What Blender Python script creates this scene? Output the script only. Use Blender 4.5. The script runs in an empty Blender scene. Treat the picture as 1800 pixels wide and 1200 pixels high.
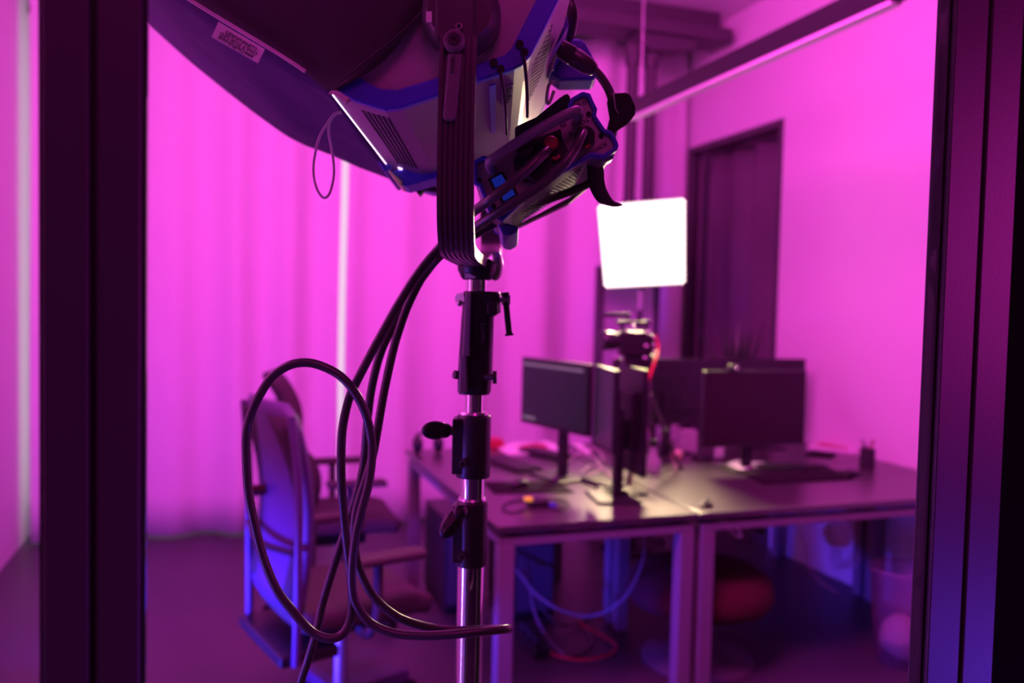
import bpy, math, random
from mathutils import Vector, Matrix
random.seed(7)
sc = bpy.context.scene
COL = sc.collection
R = math.radians
V = Vector

# ------------------------------------------------------------------ camera
FPX = 1474.0
CAM = V((0, 0, 1.52))
YAW, PIT, ROL = R(18.9), R(2.5), math.atan(0.0225)
F0 = V((math.sin(YAW), math.cos(YAW), 0)); RH = V((math.cos(YAW), -math.sin(YAW), 0)); UZ = V((0, 0, 1))
FW = F0*math.cos(PIT) - UZ*math.sin(PIT); UH = F0*math.sin(PIT) + UZ*math.cos(PIT)
RT = RH*math.cos(ROL) + UH*math.sin(ROL); UP = -RH*math.sin(ROL) + UH*math.cos(ROL)
cd = bpy.data.cameras.new('camera'); cam = bpy.data.objects.new('camera', cd); COL.objects.link(cam)
m = Matrix((RT, UP, -FW)).transposed().to_4x4(); m.translation = CAM
cam.matrix_world = m
cd.sensor_width = 36; cd.lens = FPX/1800*36; cd.clip_start = 0.02
cd.dof.use_dof = True; cd.dof.focus_distance = 0.90; cd.dof.aperture_fstop = 3.4
sc.camera = cam
sc.view_settings.view_transform = 'Standard'; sc.view_settings.look = 'None'
sc.view_settings.gamma = 1; sc.view_settings.use_curve_mapping = False
sc.view_settings.exposure = 0.0
# ------------------------------------------------------------------ world
w = bpy.data.worlds.new('world'); sc.world = w; w.use_nodes = True
w.node_tree.nodes['Background'].inputs[0].default_value = (0.9, 0.08, 1.0, 1)
w.node_tree.nodes['Background'].inputs[1].default_value = 0.02
# ------------------------------------------------------------------ lights
MAG = (1.0, 0.066, 0.72)
def area(name, loc, target, size, power, color, sy=None, spread=180):
    l = bpy.data.lights.new(name, 'AREA'); l.energy = power; l.color = color
    l.shape = 'RECTANGLE'; l.size = size; l.size_y = sy or size; l.spread = R(spread)
    o = bpy.data.objects.new(name, l); COL.objects.link(o); o.location = loc
    o.rotation_euler = (V(target)-V(loc)).to_track_quat('-Z', 'Y').to_euler()
    return o
area('softbox_light', (-0.62, 1.50, 2.50), (-0.95, 2.6, 3.5), 0.6, 97, (1.0, 0.09, 0.80))          # the fixture's mouth, aimed up and away into the room
area('ceiling_wash', (1.3, 3.0, 3.40), (1.5, 4.6, 0.8), 2.0, 42, MAG, 1.2)           # added magenta fill under the ceiling, standing in for bounced light
area('wall_wash', (0.6, 1.6, 3.3), (3.4, 3.3, 0.7), 0.8, 105, (1.0, .045, .70))  # added magenta fill that brightens the right wall
area('blue_floor_light', (-0.95, 2.5, 0.28), (0.15, 2.93, 0.40), 0.25, 17, (0.06, 0.03, 1.0), spread=50)
area('blue_curtain_fill', (-0.9, 3.6, 0.25), (0.1, 5.6, 0.9), 0.3, 4.5, (0.10, 0.04, 1.0), spread=120)  # blue fill added to tint the lower curtain
area('left_fill_strip', (-1.12, 1.25, 1.55), (0, 1.2, 1.5), 0.10, 4.5, MAG, 1.2)  # unseen magenta strip added for the chrome stripes and left faces
area('left_blue_fill_strip', (-1.12, 1.0, 0.65), (0, 1.1, 0.8), 0.06, 5.0, (0.10, 0.06, 1.0), .9, spread=80)  # unseen blue strip added for the blue edges on the stand
area('corridor_blue_fill', (2.45, -.60, 0.30), (0.68, 0.62, 0.50), 0.40, 3.6, (0.14, 0.04, 1.0), spread=60)  # unseen blue light, added to tint the lower right mullion
area('corridor_fill', (2.55, -.65, 1.75), (0.5, 0.8, 1.6), 0.5, 17, (1.0, 0.03, 0.72), .9)  # unseen magenta light, added for the sheen on the right mullion
area('camera_side_fill', (-0.1, -.7, 3.3), (0.3, 1.0, 1.7), 0.8, 10, (1.0, 0.03, 0.55))  # added frontal fill from the camera side for the foreground

def P(px, py, z):                      # pixel + distance along the view axis -> place
    return CAM + FW*z + RT*((px-900)/FPX*z) - UP*((py-600)/FPX*z)
def ray(px, py): return FW + RT*((px-900)/FPX) - UP*((py-600)/FPX)
def onZ(px, py, h):
    r = ray(px, py); return CAM + r*((h-CAM.z)/r.z)
def onY(px, py, y):
    r = ray(px, py); return CAM + r*(y/r.y)

# ------------------------------------------------------------------ materials
def nm(name, col, rough=0.5, metal=0.0, emit=None, es=0, bump=0, bscale=50, var=0.0, vscale=3, sheen=0, spec=0.5, coat=0):
    mt = bpy.data.materials.new(name); mt.use_nodes = True
    nt = mt.node_tree; b = nt.nodes['Principled BSDF']
    b.inputs['Base Color'].default_value = (*col, 1); b.inputs['Roughness'].default_value = rough
    b.inputs['Metallic'].default_value = metal; b.inputs['Specular IOR Level'].default_value = spec
    if sheen: b.inputs['Sheen Weight'].default_value = sheen
    if coat: b.inputs['Coat Weight'].default_value = coat; b.inputs['Coat Roughness'].default_value = 0.1
    if emit: b.inputs['Emission Color'].default_value = (*emit, 1); b.inputs['Emission Strength'].default_value = es
    tc = nt.nodes.new('ShaderNodeTexCoord')
    n = nt.nodes.new('ShaderNodeTexNoise'); n.inputs['Scale'].default_value = vscale; n.inputs['Detail'].default_value = 4
    nt.links.new(tc.outputs['Object'], n.inputs['Vector'])
    mr = nt.nodes.new('ShaderNodeMapRange'); mr.inputs['To Min'].default_value = 1-var; mr.inputs['To Max'].default_value = 1+var
    nt.links.new(n.outputs['Fac'], mr.inputs['Value'])
    mx = nt.nodes.new('ShaderNodeMix'); mx.data_type = 'RGBA'; mx.blend_type = 'MULTIPLY'; mx.inputs['Factor'].default_value = 1
    mx.inputs[6].default_value = (*col, 1); nt.links.new(mr.outputs[0], mx.inputs[7]); nt.links.new(mx.outputs[2], b.inputs['Base Color'])
    if bump:
        n2 = nt.nodes.new('ShaderNodeTexNoise'); n2.inputs['Scale'].default_value = bscale
        nt.links.new(tc.outputs['Object'], n2.inputs['Vector'])
        bp = nt.nodes.new('ShaderNodeBump'); bp.inputs['Strength'].default_value = bump; bp.inputs['Distance'].default_value = 0.01
        nt.links.new(n2.outputs['Fac'], bp.inputs['Height']); nt.links.new(bp.outputs[0], b.inputs['Normal'])
    return mt
M = {}
M['wall'] = nm('wall_paint', (.78, .76, .77), .85, bump=.05, bscale=80, var=.02)
M['ceil'] = nm('ceiling_paint', (.8, .77, .8), .9, var=.03)
M['floor'] = nm('dark_carpet_tile', (.06, .055, .07), .42, bump=.15, bscale=30, var=.25, vscale=2.5)
M['curtain'] = nm('curtain_cloth', (.80, .78, .80), .9, sheen=.2, var=.03, vscale=1.5, bump=.08, bscale=120)
M['dcurtain'] = nm('dark_curtain_cloth', (.30, .27, .29), .8, var=.3, vscale=2)
M['frame'] = nm('anodised_dark_aluminium', (.085, .075, .085), .42, .25, bump=.02, bscale=300, var=.08)
M['frameblk'] = nm('black_gasket', (.01, .01, .011), .7)
M['blackwall'] = nm('matt_black_wall', (.006, .005, .006), 1.0, spec=.05)
M['steel'] = nm('dark_painted_steel', (.07, .055, .07), .6, var=.1)
M['black'] = nm('black_plastic', (.014, .013, .015), .38)
M['blackm'] = nm('black_cast_metal', (.042, .038, .043), .36, .3, bump=.06, bscale=400, var=.15, vscale=30)
M['rubber'] = nm('black_rubber', (.06, .05, .055), .28, var=.12, vscale=60)
M['yoke'] = nm('black_anodised_yoke', (.075, .065, .07), .36, .3)
M['lever'] = nm('dark_grey_lever', (.15, .12, .14), .42)
M['greys'] = nm('grey_side_cover', (.42, .38, .42), .5, 0, var=.04, vscale=20)
M['chrome'] = nm('chrome_tube', (.85, .84, .86), .07, 1.0)
M['steelb'] = nm('bright_screw_steel', (.6, .58, .6), .25, 1.0)
M['grey'] = nm('silver_grey_painted_metal', (.20, .17, .22), .42, .15, var=.05, vscale=20)
M['greyd'] = nm('grey_panel_metal', (.40, .35, .38), .45, .1, var=.06, vscale=20)
M['blue'] = nm('blue_plastic_bumper', (.05, .045, .55), .42, bump=.03, bscale=300)
M['hole'] = nm('dark_hole', (.006, .005, .006), .8)
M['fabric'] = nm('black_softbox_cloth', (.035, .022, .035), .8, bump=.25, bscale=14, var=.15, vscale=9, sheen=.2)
M['fabricb'] = nm('softbox_cloth_violet_glow', (.030, .006, .115), .8, bump=.3, bscale=12, var=.25, vscale=9)  # black cloth with the violet light through it put into the colour
M['label'] = nm('white_woven_label', (.88, .84, .88), .8)
M['ink'] = nm('black_ink', (.01, .008, .012), .8)
M['inkd'] = nm('faded_grey_ink', (.12, .09, .12), .8)
M['redp'] = nm('red_plastic_plug', (.42, .015, .05), .35)
M['redc'] = nm('red_rubber_cable', (.7, .01, .04), .4)
M['cord'] = nm('pale_elastic_cord', (.65, .5, .6), .7)
M['velcro'] = nm('black_hook_and_loop', (.018, .016, .018), .95, bump=.5, bscale=500)
M['gap'] = nm('softbox_glow', (1, .8, 1), .5, emit=(1.0, .55, 1.0), es=3.0)
M['led'] = nm('led_diffuser', (1, 1, 1), .5, emit=(1.0, .88, .66), es=2.6)
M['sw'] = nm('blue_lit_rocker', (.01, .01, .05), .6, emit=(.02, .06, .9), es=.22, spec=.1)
M['pane'] = nm('lit_window_pane', (.5, .5, .5), .4, emit=(.80, .62, .78), es=.85)
M['desk'] = nm('dark_laminate_desktop', (.05, .042, .045), .28, var=.06, vscale=5, spec=1.0)
M['deskf'] = nm('grey_painted_desk_frame', (.20, .17, .19), .4, .1)
M['screen'] = nm('lit_monitor_picture', (.01, .01, .012), .25, emit=(.011, .007, .020), es=1.0, var=.3, vscale=4, spec=.25)
M['bar'] = nm('lit_toolbar', (.1, .1, .1), .3, emit=(.10, .10, .12), es=1.0)
M['off'] = nm('dark_monitor_glass', (.018, .006, .010), .35, spec=.3)
M['chairb'] = nm('dark_grey_chair_shell', (.09, .05, .15), .40, var=.1)
M['chairf'] = nm('dark_chair_upholstery', (.05, .035, .04), .9, bump=.2, bscale=300, var=.1)
M['alu'] = nm('brushed_aluminium', (.6, .58, .6), .35, .9)
M['redf'] = nm('dark_red_upholstery', (.06, .006, .010), .9, bump=.2, bscale=200)
M['paper'] = nm('white_paper', (.8, .76, .78), .8, var=.04)
M['redpaper'] = nm('red_printed_paper', (.45, .04, .10), .6)
M['pad'] = nm('dark_desk_pad', (.018, .013, .016), .9, spec=.1)
M['keys'] = nm('dark_keyboard_plastic', (.035, .03, .035), .6, spec=.2)
M['yel'] = nm('glowing_yellow_indicator', (.6, .3, .03), .4, emit=(1.0, .50, .05), es=.55)
M['glassd'] = nm('lens_glass', (.005, .005, .01), .05)
M['leaf'] = nm('dark_green_leaf', (.03, .06, .03), .5)
M['pot'] = nm('grey_plant_pot', (.12, .1, .11), .6)
M['gold'] = nm('pale_latch_metal', (.85, .72, .45), .3, .6)

def thin_glass(name, tint, rough=0.02, mixv=None):
    mt = bpy.data.materials.new(name); mt.use_nodes = True; nt = mt.node_tree; nt.nodes.clear()
    out = nt.nodes.new('ShaderNodeOutputMaterial'); t = nt.nodes.new('ShaderNodeBsdfTransparent'); g = nt.nodes.new('ShaderNodeBsdfGlossy')
    t.inputs[0].default_value = (*tint, 1); g.inputs['Roughness'].default_value = rough
    mx = nt.nodes.new('ShaderNodeMixShader')
    if mixv is None:
        lw = nt.nodes.new('ShaderNodeLayerWeight'); lw.inputs[0].default_value = .5
        pw = nt.nodes.new('ShaderNodeMath'); pw.operation = 'POWER'; pw.inputs[1].default_value = 4
        ad = nt.nodes.new('ShaderNodeMath'); ad.operation = 'MULTIPLY_ADD'; ad.inputs[1].default_value = .6; ad.inputs[2].default_value = .025
        nt.links.new(lw.outputs['Facing'], pw.inputs[0]); nt.links.new(pw.outputs[0], ad.inputs[0]); nt.links.new(ad.outputs[0], mx.inputs[0])
    else: mx.inputs[0].default_value = mixv
    nt.links.new(t.outputs[0], mx.inputs[1]); nt.links.new(g.outputs[0], mx.inputs[2]); nt.links.new(mx.outputs[0], out.inputs[0])
    return mt
M['glass'] = thin_glass('clear_partition_glass', (.985, .98, .985))
M['dglass'] = thin_glass('smoked_window_glass', (.8, .75, .8), .06)
def translucent(name, col, t):
    mt = bpy.data.materials.new(name); mt.use_nodes = True; nt = mt.node_tree; b = nt.nodes['Principled BSDF']
    b.inputs['Base Color'].default_value = (*col, 1); b.inputs['Roughness'].default_value = .35; b.inputs['Alpha'].default_value = t
    return mt
M['binp'] = translucent('smoky_bin_plastic', (.35, .2, .32), .32)
M['bottlep'] = translucent('clear_bottle_plastic', (.6, .5, .6), .6)

# ------------------------------------------------------------------ mesh building
class G:
    def __init__(s): s.v = []; s.f = []; s.sm = []
    def add(s, vs, fs, sm=False):
        o = len(s.v); s.v += [V(p) for p in vs]; s.f += [tuple(i+o for i in f) for f in fs]; s.sm += [sm]*len(fs); return s
    def box(s, c, d, ax=None):
        c = V(c); ax = ax or (V((1,0,0)), V((0,1,0)), V((0,0,1)))
        vs = [c+ax[0]*(d[0]/2*i)+ax[1]*(d[1]/2*j)+ax[2]*(d[2]/2*k) for i in (-1,1) for j in (-1,1) for k in (-1,1)]
        return s.add(vs, [(0,1,3,2),(4,6,7,5),(0,4,5,1),(2,3,7,6),(0,2,6,4),(1,5,7,3)])
    def bb(s, a, b):
        a = V(a); b = V(b); return s.box((a+b)/2, tuple(abs(b[i]-a[i]) for i in range(3)))
    def cyl(s, a, b, r, r2=None, n=24):
        return s.lathe(a, b, [(0, r), (1, r if r2 is None else r2)], n)
    def lathe(s, a, b, prof, n=24):            # prof: (fraction along a-b, radius)
        a = V(a); b = V(b); d = b-a; dn = d.normalized(); u = dn.orthogonal().normalized(); w_ = dn.cross(u)
        vs = []; fs = []
        for t, r in prof:
            for i in range(n):
                an = 2*math.pi*i/n; vs.append(a+d*t+u*(r*math.cos(an))+w_*(r*math.sin(an)))
        for k in range(len(prof)-1):
            for i in range(n): j = (i+1) % n; fs.append((k*n+i, k*n+j, (k+1)*n+j, (k+1)*n+i))
        s.add(vs, fs, True)
        s.add(vs[:n], [tuple(reversed(range(n)))]); s.add(vs[-n:], [tuple(range(n))])
        return s
    def tube(s, pts, r, n=12, smooth=True, sub=6):
        p = catmull(pts, sub) if smooth else [V(q) for q in pts]
        rr = r if isinstance(r, (list, tuple)) else [r]*len(p)
        if len(rr) != len(p): rr = [rr[min(len(rr)-1, int(i*len(rr)/len(p)))] for i in range(len(p))]
        up = None; vs = []; fs = []
        for i, q in enumerate(p):
            t = (p[min(i+1, len(p)-1)]-p[max(i-1, 0)]).normalized()
            up = t.orthogonal().normalized() if up is None else (up - t*up.dot(t)).normalized()
            w_ = t.cross(up)
            for k in range(n):
                a = 2*math.pi*k/n; vs.append(q+up*(rr[i]*math.cos(a))+w_*(rr[i]*math.sin(a)))
        for i in range(len(p)-1):
            for k in range(n): j = (k+1) % n; fs.append((i*n+k, i*n+j, (i+1)*n+j, (i+1)*n+k))
        s.add(vs, fs, True)
        s.add(vs[:n], [tuple(reversed(range(n)))]); s.add(vs[-n:], [tuple(range(n))])
        return s
    def prism(s, poly, off):
        poly = [V(q) for q in poly]; n = len(poly)
        offs = off if isinstance(off, list) else [V(off)]*n
        vs = poly+[q+o for q, o in zip(poly, offs)]
        return s.add(vs, [tuple(reversed(range(n))), tuple(range(n, 2*n))]+[(i, (i+1) % n, n+(i+1) % n, n+i) for i in range(n)])
    def ring(s, outer, inner, off):            # band between two closed outlines, given depth
        n = len(outer); o = [V(q) for q in outer]; i_ = [V(q) for q in inner]; off = V(off)
        vs = o+i_+[q+off for q in o]+[q+off for q in i_]
        fs = []
        for a in range(n):
            b = (a+1) % n
            fs += [(a, b, n+b, n+a), (2*n+a, 3*n+a, 3*n+b, 2*n+b), (a, 2*n+a, 2*n+b, b), (n+a, n+b, 3*n+b, 3*n+a)]
        return s.add(vs, fs)
    def grid(s, rows, sm=True, thick=None):
        nr = len(rows); nc = len(rows[0])
        vs = [q for r_ in rows for q in r_]
        fs = [(i*nc+j, i*nc+j+1, (i+1)*nc+j+1, (i+1)*nc+j) for i in range(nr-1) for j in range(nc-1)]
        return s.add(vs, fs, sm)
    def ell(s, c, r, n=16, ax=None):
        c = V(c); ax = ax or (V((1,0,0)), V((0,1,0)), V((0,0,1))); vs = []; fs = []
        for i in range(1, n):
            th = math.pi*i/n
            for k in range(n):
                a = 2*math.pi*k/n
                vs.append(c+ax[0]*(r[0]*math.sin(th)*math.cos(a))+ax[1]*(r[1]*math.sin(th)*math.sin(a))+ax[2]*(r[2]*math.cos(th)))
        for i in range(n-2):
            for k in range(n): j = (k+1) % n; fs.append((i*n+k, (i+1)*n+k, (i+1)*n+j, i*n+j))
        t = len(vs); vs += [c+ax[2]*r[2], c-ax[2]*r[2]]
        for k in range(n): j = (k+1) % n; fs += [(t, k, j), (t+1, (n-2)*n+j, (n-2)*n+k)]
        return s.add(vs, fs, True)
    def build(s, name, mat, parent=None, bev=0, solid=0, label=None):
        me = bpy.data.meshes.new(name); me.from_pydata([tuple(q) for q in s.v], [], s.f)
        me.polygons.foreach_set('use_smooth', s.sm); me.materials.append(M[mat]); me.update()
        o = bpy.data.objects.new(name, me); COL.objects.link(o)
        if solid: md = o.modifiers.new('thickness', 'SOLIDIFY'); md.thickness = solid; md.offset = 0
        if bev: md = o.modifiers.new('bevel', 'BEVEL'); md.width = bev; md.segments = 2; md.limit_method = 'ANGLE'; md.angle_limit = R(40)
        if parent: attach(o, parent)
        if label: o['label'] = label
        return o
def attach(o, parent):
    o.parent = parent
    if parent.type == 'EMPTY': o.matrix_parent_inverse = Matrix.Translation(-V(parent.location))
def catmull(pts, sub=6):
    p = [V(q) for q in pts]; p = [p[0]*2-p[1]]+p+[p[-1]*2-p[-2]]; out = []
    for i in range(1, len(p)-2):
        for k in range(sub):
            t = k/sub
            out.append(.5*((2*p[i])+(p[i+1]-p[i-1])*t+(2*p[i-1]-5*p[i]+4*p[i+1]-p[i+2])*t*t+(3*p[i]-p[i-1]-3*p[i+1]+p[i+2])*t**3))
    out.append(p[-2]); return out
def tag(o, label, cat, group=None):
    o['label'] = label; o['category'] = cat
    if group: o['group'] = group
    return o
def thing(name, label, cat, loc=(0, 0, 0), group=None):
    o = bpy.data.objects.new(name, None); COL.objects.link(o); o.location = loc; o.empty_display_size = .1
    return tag(o, label, cat, group)
def struct(o): o['kind'] = 'structure'; return o
def copy_tree(o, parent=None):
    c = o.copy(); COL.objects.link(c)
    if parent: c.parent = parent
    for ch in [q for q in bpy.data.objects if q.parent == o and q != c]: copy_tree(ch, c)
    return c
def text(body, name, mat, size, origin, xdir, ydir, parent, depth=0.0004, align='CENTER', sx=1):
    cu = bpy.data.curves.new(name, 'FONT'); cu.body = body; cu.size = size; cu.extrude = depth; cu.align_x = align; cu.align_y = 'CENTER'
    t = bpy.data.objects.new(name, cu); COL.objects.link(t)
    dg = bpy.context.evaluated_depsgraph_get(); me = bpy.data.meshes.new_from_object(t.evaluated_get(dg))
    bpy.data.objects.remove(t)
    x = V(xdir).normalized(); z = x.cross(V(ydir)).normalized(); y = z.cross(x)
    for q in me.vertices: q.co = V(origin)+x*(q.co.x*sx)+y*q.co.y+z*q.co.z
    me.materials.clear(); me.materials.append(M[mat])
    o = bpy.data.objects.new(name, me); COL.objects.link(o); attach(o, parent); return o

# ================================================================== THE ROOM
XL, XR, YB, YC, H = -1.16, 3.31, 5.95, 5.67, 3.55
struct(G().bb((-3, -3, -.1), (4.2, 6.2, 0)).build('floor', 'floor'))
struct(G().bb((XL-.1, .62, H), (XR+.3, YB+.1, H+.1)).build('ceiling', 'ceil'))
struct(G().bb((XL-.1, .2, 0), (XL, YB, H)).build('wall_left', 'wall'))
gb = G(); gb.bb((1.0, YB, 0), (XR+.3, YB+.1, H)); gb.bb((XL-.1, YB, 0), (1.0, YB+.1, .15)); gb.bb((XL-.1, YB, 3.3), (1.0, YB+.1, H))
struct(gb.build('wall_back', 'wall'))
# window behind the curtains: frame and lit pane
wf = G(); 
for x in (XL+.02, -.05, .98): wf.bb((x-.03, YB-.02, .15), (x+.03, YB+.04, 3.3))
wf.bb((XL, YB-.02, .12), (1.0, YB+.04, .18)); wf.bb((XL, YB-.02, 3.24), (1.0, YB+.04, 3.3))
wf = struct(wf.build('window_1', 'wall'))
G().bb((XL, YB+.03, .15), (1.0, YB+.036, 3.3)).build('window_pane', 'pane', wf)
# right wall with tall dark opening
WY0, WY1, WH = 4.49, 5.63, 2.73
gr = G(); gr.bb((XR, .62, 0), (XR+.12, WY0, H)); gr.bb((XR, WY1, 0), (XR+.12, YB, H)); gr.bb((XR, WY0, WH), (XR+.12, WY1, H))
struct(gr.build('wall_right', 'wall'))
g = G(); t = .045
g.bb((XR-.005, WY0, 0), (XR+.07, WY0+t, WH)); g.bb((XR-.005, WY1-t, 0), (XR+.07, WY1, WH)); g.bb((XR-.005, WY0+t, WH-t), (XR+.07, WY1-t, WH)); g.bb((XR-.005, WY0+t, 0), (XR+.07, WY1-t, .06))
wf2 = struct(g.build('window_2', 'frame'))
G().bb((XR+.03, WY0+t, .06), (XR+.036, WY1-t, WH-t)).build('window_pane', 'dglass', wf2)
struct(G().bb((XR+.35, WY0-.3, 0), (XR+.4, WY1+.3, H)).build('wall_outer', 'steel'))
rows = []
for zz in [0.02+i*(WH-.1)/12 for i in range(13)]:
    row = []
    for i in range(91):
        s = i/90; y = WY0+.06+s*(WY1-WY0-.12)
        row.append(V((XR+.17+.065*math.sin(s*30+1.8*math.sin(s*8))+.02*math.sin(s*13+zz*.4), y, zz)))
    rows.append(row)
tag(G().grid(rows).build('dark_curtain', 'dcurtain', solid=.004), 'dark grey curtain behind the smoked glass in the right wall opening', 'curtain')
# front partition: mullions, panes, solid wall at right
PY = .62
def mullion(n, x0, x1):
    xm = (x0+x1)/2; g = G(); g.bb((x0, PY, 0), (xm-.0022, PY+.024, H)); g.bb((xm+.0022, PY, 0), (x1, PY+.024, H))
    o = struct(g.build(n, 'frame', bev=.0015))
    G().bb((xm-.0022, PY+.004, 0), (xm+.0022, PY+.02, H)).build('groove', 'frameblk', o)
    gg = G()
    for xx, sg in ((x0, -1), (x1, 1)): gg.bb((xx, PY+.005, 0), (xx+sg*.003, PY+.019, H))
    gg.build('gasket', 'frameblk', o); return o
mullion('trim_1', -.1135, -.0545)
mullion('trim_2', .643, .727)
def pane(n, x0, x1):
    return struct(G().bb((x0, PY+.008, 0), (x1, PY+.016, H)).build(n, 'glass'))
pane('window_3', XL, -.1167); pane('window_4', -.0513, .6398)
struct(G().bb((.7275, PY+.01, 0), (XR+.12, PY+.1, H)).build('wall_front', 'blackwall'))

# curtains on the back wall
def curtain(x0, x1, label, seed, n=150):
    rnd = random.Random(seed); ph = [rnd.uniform(0, 6.3) for _ in range(6)]
    rows = []
    for k in range(15):
        zz = .015+k*(H-.10)/14; row = []
        for i in range(n+1):
            x = x0+(x1-x0)*i/n
            a = 1.0+.25*math.sin(x*1.7+ph[0])
            y = YC+.040*a*math.sin(x*15+1.6*math.sin(x*2.6+ph[1])+ph[2])+.003*math.sin(x*37+ph[3]+.3*zz)+.018*math.sin(x*4+ph[4]+zz*.25)
            row.append(V((x+.006*math.sin(zz*2+x*3), y, zz)))
        rows.append(row)
    o = G().grid(rows).build('curtain', 'curtain', solid=.003)
    return tag(o, label, 'curtain', 'floor-length curtains along the back wall')
curtain(XL+.055, .715, 'pale floor-length curtain left of the bright vertical gap, behind the office chairs', 1)
curtain(.760, 3.28, 'pale floor-length curtain right of the bright vertical gap, behind the monitors', 5, 200)
cr = G().bb((XL, YC-.02, H-.07), (3.3, YC+.02, H-.035)).build('curtain_rail', 'steel'); tag(cr, 'slim curtain rail under the ceiling at the back wall', 'rail')
struct(G().bb((XL, YC+.05, H-.035), (3.3, YC+.08, H)).build('trim_3', 'wall'))

# steel beam + twin column
bt = thing('ceiling_beam', 'dark steel ceiling beam with bracket above the twin column', 'beam', (2.7, 5.1, 3.3))
G().bb((.9, 4.98, 3.33), (3.24, 5.26, 3.42)).bb((.9, 5.08, 3.42), (3.2, 5.16, H)).build('flange', 'steel', bt, bev=.01)
G().prism([(2.56, 5.02, 3.33), (3.0, 5.02, 3.33), (2.98, 5.02, 3.27), (2.90, 5.02, 3.25), (2.64, 5.02, 3.22), (2.58, 5.02, 3.27)], (0, .2, 0)).build('bracket', 'steel', bt, bev=.006)
for px in (1107, 1139):
    q = onY(px, 300, 5.14)
    c = G().cyl((q.x, 5.14, 0), (q.x, 5.14, 3.26), .040, n=20); c.cyl((q.x, 5.14, 3.14), (q.x, 5.14, 3.26), .05, .07, n=20); c.cyl((q.x, 5.14, 2.2), (q.x, 5.14, 2.24), .048, n=20)
    tag(c.build('steel_column', 'steel'), 'left of the two slender dark pipes under the ceiling beam' if px == 1107 else 'right of the two slender dark pipes under the ceiling beam', 'column', 'twin steel columns')

# pendant linear lamp
lx = 2.1; a = CAM+ray(1108, 205)*(lx/ray(1108, 205).x); b = CAM+ray(1583, 4)*(lx/ray(1583, 4).x)
lz = (a.z+b.z)/2
pl = thing('pendant_lamp', 'long black linear pendant lamp hanging above the desks', 'lamp', (lx, (a.y+b.y)/2, lz))
ly0, ly1 = min(a.y, b.y), max(a.y, b.y)
G().bb((lx-.03, ly0, lz), (lx+.03, ly1, lz+.085)).build('housing', 'black', pl, bev=.003)
G().bb((lx-.024, ly0+.02, lz-.012), (lx+.024, ly1-.02, lz)).build('diffuser', 'label', pl)
for yy in (ly0+.25, ly1-.12):
    G().cyl((lx, yy, lz+.085), (lx, yy, H), .0025, n=8).build('suspension_wire', 'alu', pl)

# freestanding dark panel behind the camera tripod
q0 = onZ(1053, 640, 1.1)
def upright(px0, px1, ydist, z0, z1, name, label, cat, mat, thick=.03):
    a = onY(px0, 560, ydist); b = onY(px1, 560, ydist)
    g = thing(name, label, cat, ((a.x+b.x)/2, ydist, 0))
    return a.x, b.x, g
ax_, bx_, pn = upright(1053, 1150, 4.9, 0, 1.75, 'display_panel', 'tall dark free-standing panel behind the camera rig, below the bright light', 'panel', 'steel')
G().bb((ax_, 4.88, .05), (bx_, 4.92, 1.76)).build('panel_board', 'greyd', pn, bev=.004)
G().bb((ax_-.02, 4.87, .04), (ax_+.02, 4.93, 1.78)).build('post', 'steel', pn)
G().bb((bx_-.02, 4.87, .04), (bx_+.02, 4.93, 1.78)).build('post', 'steel', pn)
G().bb((ax_-.03, 4.72, 0), (ax_+.03, 5.06, .04)).build('foot', 'steel', pn)
G().bb((bx_-.03, 4.72, 0), (bx_+.03, 5.02, .04)).build('foot', 'steel', pn)

# ================================================================== DESKS
DH = .74
def desk(x0, x1, y0, y1, label, front_beam=True):
    t = thing('office_desk', label, 'desk', ((x0+x1)/2, (y0+y1)/2, 0), 'block of three office desks')
    G().bb((x0, y0, DH-.025), (x1, y1, DH)).build('desktop', 'desk', t, bev=.003)
    g = G(); i = .012
    g.bb((x0+i, y0+i, DH-.075), (x1-i, y0+i+.05, DH-.045)); g.bb((x0+i, y1-i-.05, DH-.075), (x1-i, y1-i, DH-.045))
    g.bb((x0+i, y0+i+.05, DH-.075), (x0+i+.05, y1-i-.05, DH-.045)); g.bb((x1-i-.05, y0+i+.05, DH-.075), (x1-i, y1-i-.05, DH-.045))
    for x in (x0+.09, x1-.09):
        for y in (y0+.09, y1-.09): g.bb((x-.02, y-.02, DH-.07), (x+.02, y+.02, DH-.026))
    g.build('frame', 'deskf', t, bev=.003)
    for x in (x0+i+.028, x1-i-.028):
        for y in (y0+i+.028, y1-i-.028):
            G().bb((x-.029, y-.029, 0), (x+.029, y+.029, DH-.076)).build('leg', 'deskf', t, bev=.003)
    return t
desk(.910, 1.718, 2.765, 4.36, 'left grey office desk with two monitors, its long side towards the office chairs')
desk(1.730, 3.290, 2.765, 3.555, 'front right office desk carrying the big dark monitor and desk pad')
desk(1.730, 3.290, 3.565, 4.36, 'rear right office desk carrying two monitors seen from behind')

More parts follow.
